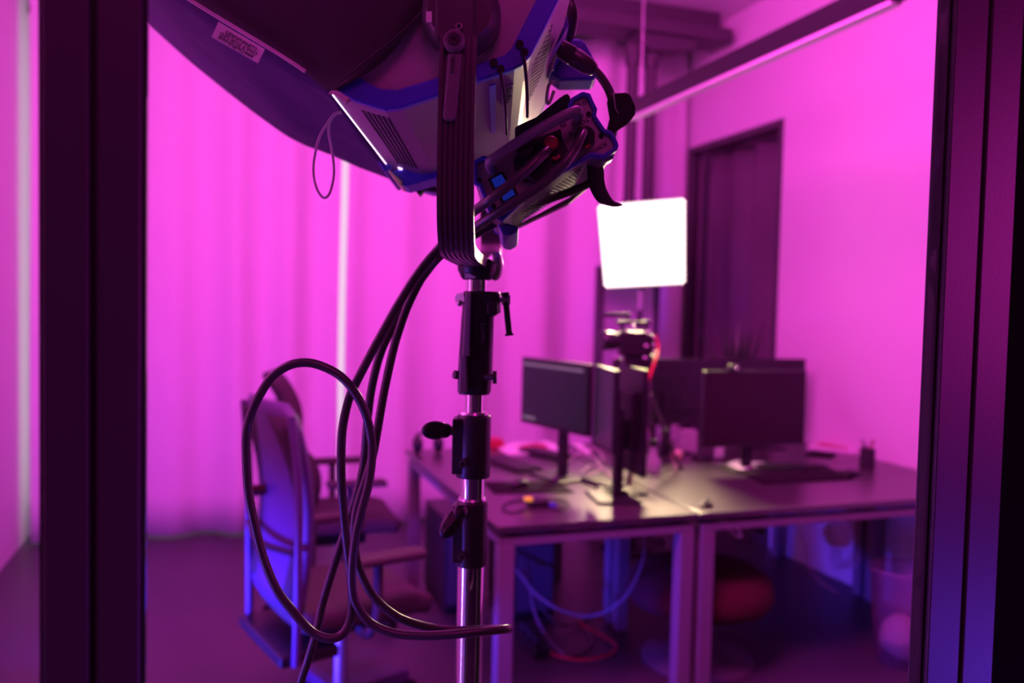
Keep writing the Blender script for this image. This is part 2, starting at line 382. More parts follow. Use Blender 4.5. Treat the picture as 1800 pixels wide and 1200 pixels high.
def monitor(cx, cy, yaw, w_, h_, zb, mat, label, bar=False, base_off=.11, bw=.24, colour='black', notch=True):
    """screen faces -Y before turning by yaw; zb = height of the lower edge"""
    t = thing('monitor', label, 'monitor', (cx, cy, DH)); rot = Matrix.Rotation(yaw, 3, 'Z'); c = V((cx, cy, 0))
    X = rot@V((1, 0, 0)); Y = rot@V((0, 1, 0)); Z = UZ
    def b(g, x, y, z, dx, dy, dz): return g.box(c+X*x+Y*y+Z*z, (dx, dy, dz), (X, Y, Z))
    g = G(); b(g, 0, .012, zb+h_/2, w_, .024, h_); b(g, 0, .035, zb+h_*.5, w_*.6, .025, h_*.55); g.build('housing', colour, t, bev=.003)
    s_ = b(G(), 0, -.0012, zb+h_/2+.004, w_-.016, .0024, h_-.026).build('screen', mat, t)
    if bar:
        b(G(), -.02*w_, -.003, zb+h_-.03, w_*.9, .001, .012).build('toolbar', 'bar', s_)
        b(G(), -.36*w_, -.003, zb+.03, w_*.2, .001, .014).build('taskbar', 'bar', s_)
    b(G(), 0, .065, (DH+.01+zb+h_*.5)/2, .05, .03, zb+h_*.5-DH-.01).build('stand_column', colour, t, bev=.004)
    g = G(); b(g, 0, .05, DH+.006, bw, .18, .012); g.build('stand_base', colour, t, bev=.004)
    return t
def mon_between(pa, za, pb, zb_, *args, **kw):
    pass
# left desk pair: corners in plan
def mon_plan(x0, y0, x1, y1, zb, h_, mat, label, **kw):
    d = V((x1-x0, y1-y0, 0)); yaw = math.atan2(d.y, d.x)
    return monitor((x0+x1)/2, (y0+y1)/2, yaw, d.length, h_, zb, mat, label, **kw)
mon_plan(1.335, 3.745, 1.457, 3.245, .965, .31, 'screen', 'monitor with dim lit screen on the left desk, farther from the glass', bar=True)
mon_plan(1.478, 3.225, 1.425, 2.930, .945, .33, 'screen', 'obliquely seen monitor on the left desk next to the camera tripod', bw=.22)
# thick dark third unit back to back
mon_plan(1.625, 3.02, 1.640, 3.30, .83, .44, 'off', 'narrow dark upright monitor seen almost edge on behind the left desk pair', bw=.15)
monitor(2.425, 3.43, 0, .575, .365, .865, 'off', 'large dark monitor facing the glass on the front right desk')
monitor(2.26, 4.06, R(180), .60, .36, .885, 'off', 'left rear monitor seen from behind, next to the camera tripod')
monitor(2.885, 4.08, R(176), .60, .36, .885, 'off', 'right rear monitor seen from behind, nearest the right wall')

# webcam on big monitor
wc = thing('webcam', 'small webcam clipped on top of the large dark monitor', 'webcam', (2.30, 3.43, 1.235))
G().box((2.30, 3.435, 1.245), (.06, .03, .028)).build('body', 'black', wc, bev=.006)
G().cyl((2.30, 3.42, 1.245), (2.30, 3.414, 1.245), .009, n=14).build('lens', 'steelb', wc)

def D(px, py): return onZ(px, py, DH)
EX = V((1, 0, 0)); EY = V((0, 1, 0))
# keyboards
def keyboard(c, yaw, w_, d_, label):
    t = thing('keyboard', label, 'keyboard', (c.x, c.y, DH)); rot = Matrix.Rotation(yaw, 3, 'Z'); X = rot@EX; Y = rot@EY
    G().box((c.x, c.y, DH+.008), (w_, d_, .016), (X, Y, UZ)).build('case', 'keys', t, bev=.003)
    g = G(); nx, ny = 15, 5
    for i in range(nx):
        for j in range(ny):
            g.box(c+X*((i+.5)/nx-.5)*w_*.95+Y*((j+.5)/ny-.5)*d_*.88+UZ*.019, (w_/nx*.8, d_/ny*.75, .006), (X, Y, UZ))
    g.build('keys', 'black', t)
keyboard(D(898, 818), R(-78), .36, .14, 'dark keyboard on the left desk, nearest the light stand')
keyboard(D(958, 800), R(-70), .30, .12, 'dark keyboard on the left desk in front of the lit monitor')
keyboard(D(1060, 853), R(-80), .22, .10, 'small keyboard on the left desk by the slanted monitor')
# mouse pad and mice
def quadslab(pts, h0, th, name, mat, parent=None, bev=.001):
    return G().prism([V((p.x, p.y, DH+h0)) for p in pts], (0, 0, th)).build(name, mat, parent, bev=bev)
tag(quadslab([D(848, 848), D(868, 868), D(1010, 866), D(978, 845)], 0, .003, 'mouse_pad', 'pad'), 'dark mouse pad on the left desk in front of the keyboards', 'mouse pad')
def mouse(c, yaw, h, label):
    t = thing('computer_mouse', label, 'mouse', (c.x, c.y, DH+h)); rot = Matrix.Rotation(yaw, 3, 'Z')
    G().ell((c.x, c.y, DH+h+.014), (.055, .031, .0165), 14, (rot@EX, rot@EY, UZ)).build('shell', 'black', t)
    G().box(V((c.x, c.y, DH+h+.029))+rot@V((.03, 0, 0)), (.018, .006, .008), (rot@EX, rot@EY, UZ)).build('wheel', 'alu', t)
mouse(D(913, 856), R(20), .003, 'computer mouse on the dark mouse pad of the left desk')
mouse(D(1493, 836), R(160), .0, 'computer mouse at the right end of the desk pad on the right desk')
pd = quadslab([D(1275, 818), D(1342, 851), D(1500, 842), D(1440, 818)], 0, .01, 'desk_pad', 'pad'); tag(pd, 'dark desk pad on the front right desk beside the mouse', 'desk pad')
keyboard(V((D(1390, 828).x, D(1390, 828).y, DH+.01)), R(-4), .38, .12, 'slim keyboard lying on the desk pad of the right desk')
# headphones far-left corner
hc = D(752, 795)
hp = thing('headphones', 'black over-ear headphones on the far left corner of the left desk', 'headphones', (hc.x, hc.y, DH))
for s_ in (-1, 1): G().ell(hc+EX*(s_*.055)+UZ*.045, (.028, .045, .045), 14).build('ear_cup', 'black', hp)
G().tube([hc+V((-.055, 0, .05)), hc+V((-.05, .07, .075)), hc+V((0, .11, .085)), hc+V((.05, .07, .075)), hc+V((.055, 0, .05))], .008).build('headband', 'black', hp)
# red box, magazines
rb = D(866, 785); t = thing('red_box', 'small red box on the far side of the left desk', 'box', (rb.x, rb.y, DH))
G().box((rb.x, rb.y, DH+.022), (.09, .12, .044)).build('carton', 'redp', t, bev=.002); G().box((rb.x, rb.y, DH+.0455), (.08, .11, .003)).build('lid', 'redpaper', t)
def sheets(pxs, name, label, mat, th, h0=0, group=None):
    return tag(quadslab([D(*p) for p in pxs], h0, th, name, mat), label, 'paper', group)
sheets([(876, 790), (905, 778), (975, 779), (985, 797), (895, 800)], 'magazine', 'open magazine with pale pages behind the keyboards on the left desk', 'paper', .006)
sheets([(905, 787), (940, 780), (968, 783), (960, 792)], 'leaflet', 'red and white leaflet lying on the open magazine', 'redpaper', .002, .0062)
sheets([(950, 778), (962, 777), (985, 796), (975, 798)], 'paper_strip', 'narrow white paper strip left of the monitor stand on the left desk', 'paper', .003, .0085)
sheets([(1006, 780), (1018, 778), (1040, 795), (1030, 798)], 'paper_strip', 'narrow white paper strip right of the monitor stand on the left desk', 'paper', .003)
sheets([(1276, 820), (1290, 813), (1342, 816), (1346, 824), (1300, 829)], 'paper_note', 'pink paper sheets on the left end of the desk pad', 'paper', .002, .0102)
sheets([(1418, 788), (1440, 781), (1510, 789), (1500, 798)], 'document_stack', 'low stack of papers by the right wall behind the pen cup', 'paper', .015)
sheets([(1432, 786), (1452, 781), (1500, 789), (1490, 795)], 'red_folder', 'red folder on the papers by the right wall', 'redpaper', .004, .0152)
sheets([(1415, 800), (1430, 796), (1470, 800), (1460, 805)], 'notebook', 'small dark notebook near the wall papers on the right desk', 'pad', .012)
q = D(1264, 806); t = thing('note_card', 'white upright note card in front of the large dark monitor', 'card', (q.x, q.y, DH))
G().box((q.x, q.y, DH+.036), (.052, .006, .072)).build('card', 'paper', t); G().box((q.x, q.y+.012, DH+.004), (.05, .03, .008)).build('holder', 'black', t)
# pen cup
q = D(1524, 822); t = thing('pen_cup', 'dark mesh pen cup with pens near the right wall', 'pen cup', (q.x, q.y, DH))
g = G(); n = 20
for k in range(9):
    g.lathe((q.x, q.y, DH+.006+k*.0105), (q.x, q.y, DH+.009+k*.0105), [(0, .038), (1, .038)], n)
g.build('mesh_hoops', 'steel', t)
G().lathe((q.x, q.y, DH), (q.x, q.y, DH+.1), [(0, .036), (1, .036)], n).build('cup', 'black', t)
for dx, dy, tx, ty, mt_ in ((-.02, 0, -.045, .0, 'black'), (.02, .01, .05, .01, 'black'), (.0, -.01, .03, -.02, 'redp'), (.005, .015, -.02, .03, 'keys')):
    p = G().cyl((q.x+dx, q.y+dy, DH+.101), (q.x+tx*.8, q.y+ty, DH+.138), .0038, n=8).build('pen', mt_)
    tag(p, {'-0.045': 'dark pen leaning left in the pen cup', '0.05': 'dark pen leaning right in the pen cup', '0.03': 'red pen in the middle of the pen cup', '-0.02': 'grey pencil at the back of the pen cup'}[str(tx)], 'pen', 'pens in the mesh cup')
# bottle, tins by the tripod
q = D(1147, 828); t = thing('glass_bottle', 'small pale bottle with dark neck standing between the tripod legs', 'bottle', (q.x, q.y, DH))
G().lathe((q.x, q.y, DH), (q.x, q.y, DH+.12), [(0, .034), (.05, .037), (.45, .037), (.62, .022), (1, .014)], 20).build('body', 'bottlep', t)
G().cyl((q.x, q.y, DH+.121), (q.x, q.y, DH+.15), .018, n=16).build('cap', 'black', t)
for (px, py, r_, h_, lb) in ((1125, 806, .03, .05, 'pale tin left of the small bottle behind the tripod'), (1190, 806, .03, .045, 'pale tin right of the small bottle behind the tripod'), (1232, 806, .05, .02, 'low dark round tin beside the white note card')):
    q = D(px, py); tag(G().lathe((q.x, q.y, DH), (q.x, q.y, DH+h_), [(0, r_*.9), (.1, r_), (.9, r_), (1, r_*.85)], 18).build('tin', 'gold' if 'pale' in lb else 'black'), lb, 'tin')
q = D(1225, 800); 
bx = G().box((q.x, q.y+.12, DH+.06), (.10, .08, .12)).build('desk_box', 'greyd', bev=.003); tag(bx, 'upright grey box beside the large dark monitor', 'box')
# gadget on left desk
q = D(945, 890); t = thing('card_reader', 'small dark card reader with yellow cap on the left desk', 'gadget', (q.x, q.y, DH))
G().box((q.x, q.y, DH+.011), (.085, .04, .022)).build('case', 'black', t, bev=.003); G().box((q.x-.035, q.y+.012, DH+.029), (.03, .026, .013)).build('yellow_cap', 'yel', t, bev=.003)
G().box((q.x+.055, q.y-.012, DH+.006), (.03, .018, .012)).build('plug', 'blue', t, bev=.002)
tag(G().tube([V((p.x, p.y, DH+.0035)) for p in (D(955, 893), D(985, 898), D(1000, 885), D(960, 877), D(905, 882), D(882, 893), D(900, 902), D(925, 896))], .0028, 8).build('thin_cable', 'black'), 'thin black cable coiled around the card reader', 'cable')
q = D(1242, 890); t = thing('desk_clip', 'small black clip at the seam between left and right desks', 'clip', (q.x, q.y, DH))
G().box((q.x, q.y, DH+.008), (.045, .03, .016)).build('jaw', 'black', t, bev=.004); G().cyl((q.x-.012, q.y, DH+.0165), (q.x+.012, q.y, DH+.03), .006, n=10).build('lever', 'black', t)
# cables on the desk below the monitors
for i, pts in enumerate(([(1000, 812), (1020, 798), (1045, 806), (1055, 825), (1035, 838)], [(1008, 806), (1030, 790), (1052, 795), (1062, 812)], [(1020, 835), (1040, 822), (1062, 828), (1075, 842)])):
    tag(G().tube([V((D(*p).x, D(*p).y, DH+.005+.003*i)) for p in pts], .004, 8).build('monitor_cable', 'cord'), ['pale cable looping nearest the left desk monitor stand', 'pale cable on the left desk farthest behind the monitors', 'pale cable on the left desk nearest the small keyboard'][i], 'cable', 'pale cables behind the left monitors')

# ================================================================== camera on tripod, LED panel
ap = V((1.86, 3.46, 1.13))
tr = thing('tripod', 'small black tripod standing on the desks and carrying the camera', 'tripod', (ap.x, ap.y, DH))
for f in (D(1102, 858), D(1197, 824), D(1150, 800)):
    mid = ap.lerp(f, .5); u = f-ap
    l = G().cyl(ap+u*.03, ap+u*.55, .012, n=12).cyl(ap+u*.5, ap+u*.985, .008, n=12).build('leg', 'steel', tr)
    G().cyl(f+UZ*.0-u.normalized()*.02, f+UZ*.004, .011, n=12).build('rubber_foot', 'rubber', l)
    G().cyl(ap+u*.48, ap+u*.56, .016, n=12).build('leg_clamp', 'blackm', l)
G().cyl(ap-UZ*.16, ap+UZ*.10, .013, n=14).build('column', 'steel', tr)
G().ell(ap+UZ*.12, (.032, .032, .035), 14).cyl(ap+UZ*.14, ap+UZ*.17, .03, n=16).build('ball_head', 'blackm', tr)
G().tube([ap+UZ*.11, ap+V((-.06, -.10, .07)), ap+V((-.09, -.17, .03))], .007, 8).build('pan_handle', 'rubber', tr)
hd = ap+UZ*.17-RH*.062
cm = thing('video_camera', 'black video camera with top handle on the desk tripod', 'camera', hd)
X = RH; Y = V((F0.x, F0.y, 0))
def cb(g, x, y, z, dx, dy, dz): return g.box(hd+X*x+Y*y+UZ*z, (dx, dy, dz), (X, Y, UZ))
g = G(); cb(g, -.02, 0, .055, .13, .10, .11); cb(g, .055, .01, .05, .035, .12, .09); cb(g, .0, .01, -.03, .12, .09, .07); cb(g, -.03, .01, -.10, .07, .07, .08); g.build('body', 'black', cm, bev=.006)
G().lathe(hd+X*-.09+Y*-.02+UZ*.065, hd+X*-.17+Y*-.05+UZ*.065, [(0, .035), (.3, .04), (.32, .043), (.95, .043), (1, .036)], 20).build('lens_barrel', 'black', cm)
g = G(); cb(g, -.02, 0, .150, .16, .024, .018); cb(g, .04, 0, .128, .018, .02, .036); cb(g, -.07, 0, .128, .018, .02, .036); g.build('top_handle', 'black', cm, bev=.003)
g = G(); cb(g, -.10, -.03, .185, .12, .018, .022); cb(g, -.045, -.02, .17, .012, .012, .03); g.build('viewfinder_arm', 'black', cm, bev=.004)
for x, z_ in ((-.06, .1135), (.055, .098)):
    cb(G(), x, -.03, z_, .035, .02, .006).build('accessory_plate', 'steelb', cm)
for z_ in (.085, .05, .02):
    G().ell(hd+X*.073+Y*-.045+UZ*z_, (.008, .006, .008), 10).build('connector', 'steelb', cm)
for (px, py) in ((1138, 584), (1136, 608), (1134, 629), (1083, 629), (1134, 668), (1113, 574)):
    q = P(px, py, (hd-CAM).dot(FW)-.09); G().ell(q, (.011, .009, .009), 12).build('glint_ball', 'steelb', cm)  # steel balls added to catch the lamp as warm glints
rc = [hd+X*.08+Y*-.03+UZ*.10, hd+X*.092+Y*-.05+UZ*.03, P(1144, 655, 3.62), P(1133, 690, 3.61), P(1124, 715, 3.6), P(1118, 740, 3.58), P(1113, 800, 3.56), D(1110, 838)+UZ*.006, D(1105, 852)+UZ*.006]
tag(G().tube(rc, .0055, 10).build('red_cable', 'redc'), 'thin red cable hanging from the video camera down to the desk', 'cable')
# LED panel on its stand
pb = onY(1128, 427, 4.62); pbx = V((pb.x, pb.y, 0)); zz = (pb-CAM).dot(FW)
ls = thing('lamp_stand', 'slim floor stand behind the desks carrying the bright light panel', 'stand', pbx)
zt = P(1128, 545, zz).z; zl = P(1128, 510, zz).z
G().lathe(pbx, pbx+UZ*.025, [(0, .12), (.6, .12), (1, .09)], 28).build('base', 'black', ls)
G().cyl(pbx+UZ*.025, V((pbx.x, pbx.y, zt)), .016, n=14).build('lower_tube', 'blackm', ls)
G().cyl(V((pbx.x, pbx.y, zt)), V((pbx.x, pbx.y, zl)), .011, n=12).build('upper_tube', 'alu', ls)
zz -= .02
C0 = [P(1053, 363, zz+.03), P(1202, 351, zz-.03), P(1202, 496, zz-.03), P(1065, 503, zz+.03)]
u = (C0[1]-C0[0]).normalized(); vdn = (C0[3]-C0[0]).normalized(); nn = u.cross(vdn).normalized()
if nn.dot(FW) < 0: nn = -nn
area('studio_lamp_beam', pb-FW*.05, pb-FW*1.0-UZ*.33, .46, 18, (1.0, .74, .45), .46, spread=80)
area('desk_patch_fill', pb-FW*.06, pb-FW*1.0-UZ*.72, .40, 10, (1.0, .72, .38), .40, spread=52)  # extra beam added to brighten the warm patch on the desk
lp = thing('studio_lamp', 'glowing square LED lamp above the video camera, warm white', 'lamp', (pbx.x, pbx.y, zl))
cc = sum(C0, V((0, 0, 0)))/4
outer = [c+(c-cc)*.045 for c in C0]
G().prism([c+nn*.005 for c in outer], nn*.06).build('housing', 'black', lp, bev=.004)
g = G()
g.prism(C0, nn*.006); g.build('diffuser', 'led', lp, bev=.002)
g = G()
for k in range(16):
    for a_, b_ in ((0, 1), (1, 2), (2, 3), (3, 0)):
        p = C0[a_].lerp(C0[b_], (k+.5)/16); g.ell(p, (.010,)*3, 6)
g.build('edge_led_lens', 'led', lp)
G().cyl(C0[2].lerp(C0[3], .5)-UZ*.004+nn*.02, V((pbx.x, pbx.y, zl)), .012, n=12).build('bracket', 'black', lp)
# plant on the sill side
q = V((2.88, 4.28, DH)); pt = thing('potted_plant', 'small dark leafy plant on the rear desk behind the rear monitors', 'plant', q)
G().lathe(q, q+UZ*.13, [(0, .05), (1, .065)], 20).build('pot', 'pot', pt)
g = G(); rnd = random.Random(3)
for k in range(26):
    a_ = rnd.uniform(0, 6.28); e = rnd.uniform(1.1, 1.5); L = rnd.uniform(.35, .72)
    d = V((math.cos(a_)*math.cos(e), math.sin(a_)*math.cos(e), math.sin(e))); b0 = q+UZ*.12; tip = b0+d*L; s_ = d.cross(UZ).normalized()*.018
    m1 = b0+d*L*.55+UZ*.01
    g.add([b0, m1+s_, tip-UZ*.04, m1-s_, m1+UZ*.004], [(0, 1, 4), (1, 2, 4), (2, 3, 4), (3, 0, 4)])
g.build('leaves', 'leaf', pt, solid=.0015)

# ================================================================== under the desks
def pc(c, yaw, label):
    t = thing('computer_tower', label, 'computer', (c[0], c[1], 0)); rot = Matrix.Rotation(yaw, 3, 'Z'); X = rot@EX; Y = rot@EY; c = V(c)
    G().box(c+UZ*.24, (.2, .44, .46), (X, Y, UZ)).build('case', 'black', t, bev=.006)
    for a_ in (-.08, .08):
        for b_ in (-.18, .18): G().cyl(c+X*a_+Y*b_, c+X*a_+Y*b_+UZ*.012, .015, n=10).build('foot', 'rubber', t)
    G().box(c-Y*.222+UZ*.25, (.18, .006, .40), (X, Y, UZ)).build('front_grille', 'steel', t)
pc((1.12, 4.13, 0), 0, 'black computer tower on the floor at the far left desk leg')
pc((1.42, 3.95, 0), 0, 'black computer tower under the middle of the left desk')
def floorcable(pts, r_, mat, label):
    tag(G().tube(pts, r_, 8).build('power_cable', mat), label, 'cable', 'cables under the left desk')
floorcable([(1.32, 3.72, .35), (1.36, 3.6, .2), (1.45, 3.55, .06), (1.6, 3.6, .012), (1.75, 3.75, .012)], .006, 'rubber', 'black cable curving from the computer tower to the floor')
floorcable([(1.38, 3.72, .32), (1.34, 3.5, .12), (1.4, 3.3, .014), (1.55, 3.35, .012), (1.6, 3.5, .012)], .006, 'lever', 'pale cable under the left desk touching the floor')
floorcable([(1.3, 3.55, .012), (1.36, 3.3, .012), (1.5, 3.22, .012), (1.66, 3.32, .012), (1.6, 3.6, .02)], .005, 'redc', 'red cable lying on the floor under the left desk')
floorcable([(1.64, 3.05, .64), (1.66, 3.1, .45), (1.62, 3.2, .26), (1.5, 3.3, .17), (1.36, 3.45, .2), (1.3, 3.66, .28)], .007, 'lever', 'grey-blue cable sagging under the left desk')
q = (1.30, 3.62, 0); ps = thing('power_strip', 'dark power strip with plugs under the left desk', 'power strip', q)
G().box((1.30, 3.45, .022), (.06, .30, .04)).build('strip', 'black', ps, bev=.004)
for k in range(3): G().box((1.30, 3.37+.08*k, .06), (.035, .035, .036)).build('plug', 'keys', ps, bev=.004)
# stool
q = V((1.95, 3.12, 0)); st = thing('stool', 'round dark red upholstered stool tucked under the right desk', 'stool', q)
G().lathe(q+UZ*.25, q+UZ*.42, [(0, .20), (.06, .29), (.3, .315), (.7, .30), (.92, .25), (1, .12)], 40).build('seat', 'redf', st)
G().cyl(q+UZ*.06, q+UZ*.25, .025, n=16).build('column', 'steel', st)
G().lathe(q, q+UZ*.06, [(0, .24), (.3, .24), (.6, .10), (1, .03)], 36).build('base', 'steel', st)
# bin
q = onZ(1583, 1162, 0); bn = thing('waste_bin', 'translucent waste bin on the floor under the right end of the desk', 'bin', q)
g = G(); n = 32; pr = [(.0, .01), (.105, .0), (.14, .40), (.145, .405), (.145, .415), (.137, .413), (.101, .008), (0, .012)]
vs = []; fs = []
for r_, z_ in pr:
    for i in range(n): a_ = 2*math.pi*i/n; vs.append(q+V((max(r_, .001)*math.cos(a_), max(r_, .001)*math.sin(a_), z_)))
for k in range(len(pr)-1):
    for i in range(n): j = (i+1) % n; fs.append((k*n+i, k*n+j, (k+1)*n+j, (k+1)*n+i))
g.add(vs, fs, True).build('bin_wall', 'binp', bn)
g = G().lathe(q+UZ*.405, q+UZ*.418, [(0, .142), (.5, .149), (1, .142)], 32); 
gg = G()
for i in range(n):
    a_ = 2*math.pi*i/n
pts = [q+V((.143*math.cos(2*math.pi*i/24), .143*math.sin(2*math.pi*i/24), .413)) for i in range(25)]
G().tube(pts, .005, 8, sub=2).build('rim', 'binp', bn)
rnd = random.Random(11); g = G().ell(q+UZ*.11, (.088, .088, .095), 18)
for p in g.v: p += V((rnd.uniform(-.007, .007), rnd.uniform(-.007, .007), rnd.uniform(-.009, .009)))
tag(g.build('crumpled_bag', 'paper'), 'crumpled pale bag inside the translucent bin', 'bag')
# hanging cable sleeve and tray under right desk
t = thing('cable_sleeve', 'pale fabric cable sleeve hanging under the right desk', 'cable sleeve', (2.72, 3.5, .3))
q = onY(1472, 950, 3.48)
G().lathe((q.x, 3.48, .655), (q.x, 3.48, .33), [(0, .035), (.3, .04), (.65, .055), (.85, .075), (1, .05)], 20).build('sleeve', 'label', t)
for k in range(3): G().tube([(q.x+.02*k-.02, 3.48, .34), (q.x+.03*k-.05, 3.46, .25), (q.x+.05*k-.02, 3.44, .22), (q.x+.08+.02*k, 3.45, .28)], .004, 8).build('cable', 'cord', t)
q = onY(1572, 910, 3.40)
t = thing('cable_tray', 'pale cable tray fixed below the right desktop', 'tray', (q.x, 3.4, .55))
G().box((q.x+.06, 3.40, .58), (.34, .10, .11)).build('tray_body', 'label', t, bev=.004)
for s_ in (-.14, .14): G().box((q.x+.06+s_, 3.40, .674), (.02, .08, .077)).build('bracket', 'steel', t)
tag(G().tube([onY(1395, 892, 3.3), onY(1402, 930, 3.3), onY(1416, 960, 3.3), onY(1418, 990, 3.3), onY(1440, 1020, 3.32), onY(1470, 1040, 3.35)], .005, 8).build('hanging_cable', 'cord'), 'thin pale cable dangling under the right desk', 'cable')
q = onY(1290, 925, 2.80)
tag(G().tube([onY(1262, 914, 2.80), onY(1278, 916, 2.79), onY(1298, 932, 2.79), onY(1302, 944, 2.79), onY(1290, 938, 2.80), onY(1270, 922, 2.81)], .004, 8).build('hanging_hook', 'alu'), 'small wire hook hanging at the front edge of the right desk', 'hook')

# ================================================================== OFFICE CHAIRS
def place(t, x, y, yaw): t.location = (x, y, 0); t.rotation_euler = (0, 0, yaw)
def star(t, rad=.33):
    G().cyl((0, 0, .075), (0, 0, .40), .028, .024, n=18).build('gas_lift', 'alu', t)
    for k in range(5):
        a_ = 2*math.pi*k/5+.3; d = V((math.cos(a_), math.sin(a_), 0)); s_ = V((-d.y, d.x, 0))
        l = G().prism([s_*.028+UZ*.13, -s_*.028+UZ*.13, -s_*.028+UZ*.075, s_*.028+UZ*.075], [d*rad+UZ*-.018-p_ for p_ in (s_*.010+UZ*.015, s_*-.010+UZ*.015, V((0, 0, 0)), V((0, 0, 0)))]).build('base_arm', 'chairb', t, bev=.005)
        c_ = d*rad
        G().cyl(c_+s_*.008+UZ*.03, c_+s_*.028+UZ*.03, .03, n=20).cyl(c_-s_*.028+UZ*.03, c_-s_*.008+UZ*.03, .03, n=20).cyl(c_+UZ*.045, c_+UZ*.075, .01, n=10).build('caster', 'black', l)
def arm(t, s_, zt=.68):
    G().tube([(-.02, s_*.20, .42), (-.02, s_*.27, .43), (.0, s_*.29, .50), (.0, s_*.29, zt-.02)], .017, 10).build('arm_post', 'chairf', t)
    G().box((.03, s_*.29, zt), (.27, .085, .028)).build('armrest', 'chairf', t, bev=.012)
def shell(t, top, bot, w0, w1, mat, name, x0=-.25, lean=.10, curve=.05, th=.022, notch=0):
    rows = []
    for k in range(17):
        s = k/16; z_ = bot+(top-bot)*s; wd = (w0+(w1-w0)*s)*(1-.55*max(0, (s-.90)/.10)**2*.5); 
        row = []
        for i in range(13):
            u_ = i/12*2-1
            x = x0-lean*s+.05*math.sin(s*3.1)*1.0+curve*u_*u_
            row.append(V((x, u_*wd/2, z_)))
        rows.append(row)
    return G().grid(rows).build(name, mat, t, solid=th)
def seat(t, z=.47, mat='chairf'):
    g = G(); rows = []
    for k in range(15):
        s = k/14; x = -.23+.48*s; row = []
        for i in range(15):
            u_ = i/14*2-1; wd = .25*(1-.12*abs(2*s-1)**3)
            row.append(V((x, u_*wd, z+.012*u_*u_-.03*max(0, s-.8)*5*max(0, s-.8)*4)))
        rows.append(row)
    g.grid(rows).build('seat', mat, t, solid=.07, bev=.02)
    G().box((-.02, 0, .40), (.26, .20, .06)).build('tilt_mechanism', 'black', t, bev=.01)
ca = thing('office_chair', 'nearer office chair with tall blue-lit shell back, left of the light stand', 'chair', group='office chairs at the left desk')
seat(ca); star(ca)
for s_ in (-1, 1): arm(ca, s_)
sh = shell(ca, 1.19, .52, .46, .47, 'chairb', 'back_shell', x0=-.27, lean=.035, curve=.03)
for s_ in (-1, 1): G().tube([(-.255, s_*.235, .36), (-.255, s_*.245, .62), (-.26, s_*.25, .95), (-.28, s_*.236, 1.16)], .014, 10).build('back_rail', 'chairb', ca)
G().tube([(-.26, -.23, .72), (-.30, 0, .71), (-.26, .23, .72)], .012, 8).build('lumbar_strap', 'black', ca)
G().box((-.20, 0, .37), (.20, .44, .04)).build('back_bracket', 'black', ca, bev=.01)
G().cyl((-.25, .10, .86), (-.30, .10, .86), .02, n=14).build('knob', 'redf', ca)
G().grid([[V((-.29-.035*s+.05*math.sin(s*3.1)+.045, u_*.2, .55+.6*s)) for u_ in (-1, -.5, 0, .5, 1)] for s in [k/10 for k in range(11)]]).build('back_cushion', 'chairf', ca, solid=.045)
place(ca, .40, 2.98, R(16))
cb2 = thing('office_chair', 'farther office chair with separate headrest and armrests, beside the far end of the left desk', 'chair', group='office chairs at the left desk')
seat(cb2, .48); star(cb2)
for s_ in (-1, 1): arm(cb2, s_, .70)
shell(cb2, .84, .55, .40, .44, 'chairf', 'back_cushion', x0=-.24, lean=.02, curve=.06, th=.06)
shell(cb2, 1.18, .87, .36, .28, 'chairf', 'headrest', x0=-.27, lean=.07, curve=.02, th=.07)
G().tube([(-.12, 0, .38), (-.30, 0, .42), (-.31, 0, .7), (-.32, 0, 1.05)], .022, 10).build('spine', 'black', cb2)
place(cb2, .53, 4.05, R(1))

# ================================================================== FOREGROUND: light stand
S = P(838, 500, 1.13); sx, sy_ = S.x, S.y
def sz(y): return S.z-(y-500)/FPX*1.13
def SP(y, dx=0, dy=0): return V((sx, sy_, sz(y)))+RH*dx+F0*dy
ls = thing('light_stand', 'chromed telescopic light stand with black collars in the centre foreground', 'light stand', (sx, sy_, 0))
G().cyl(SP(735), SP(690), .0127, n=32).build('upper_tube', 'chrome', ls)
G().cyl(SP(885), SP(838), .0165, n=32).build('middle_tube', 'chrome', ls)
G().cyl(V((sx, sy_, .35)), SP(996), .0188, n=36).build('lower_tube', 'chrome', ls)
# collars
def collar(y0, y1, r, blockw, knobpts, hexy, nm_):
    k = 1/FPX*1.13
    c = G().lathe(SP(y1), SP(y0), [(0, r*.97), (.02, r), (.96, r), (.97, r*.9), (1, r*.9)], 36)
    c.box((SP(y1)+SP(y0))/2+RH*(-r*.75)-F0*.004, (r*.9, r*1.3, (sz(y0)-sz(y1))*.86), (RH, F0, UZ))
    o = c.build(nm_, 'blackm', ls, bev=.002)
    G().lathe(SP(y0+1), SP(y0-3), [(0, r*.93), (1, r*.86)], 32).build('collar_rim', 'steelb', o)
    hx = SP(hexy, -r*.55, -r*.86)
    G().lathe(hx, hx-F0*.006, [(0, .0062), (1, .0058)], 6).build('hex_bolt', 'steelb', o)
    G().lathe(hx-F0*.0061, hx-F0*.0064, [(0, .003), (1, .003)], 12).build('bolt_recess', 'hole', o)
    return o
c1 = collar(727, 840, .0232, 0, None, 812, 'collar')
c2 = collar(880, 998, .0212, 0, None, 976, 'collar')
def wing(p0, p1, p2, o):
    d = (p2-p1).normalized(); s_ = d.cross(F0).normalized(); L = (p2-p1).length
    G().cyl(p0, p1, .0065, n=14).build('knob_shaft', 'steelb', o)
    rows = []
    g = G(); g.ell(p1.lerp(p2, .5), (L*.55, .0085, .0125), 16, (d, F0, s_)); g.ell(p1+d*.004, (.011, .010, .010), 12, (d, F0, s_))
    g.ell(p1.lerp(p2, .55)-F0*.006, (L*.42, .003, .0045), 12, (d, F0, s_))
    g.build('wing_knob', 'black', o)
wing(SP(757, -.02, -.006), P(787, 757, 1.12), P(743, 755, 1.10), c1)
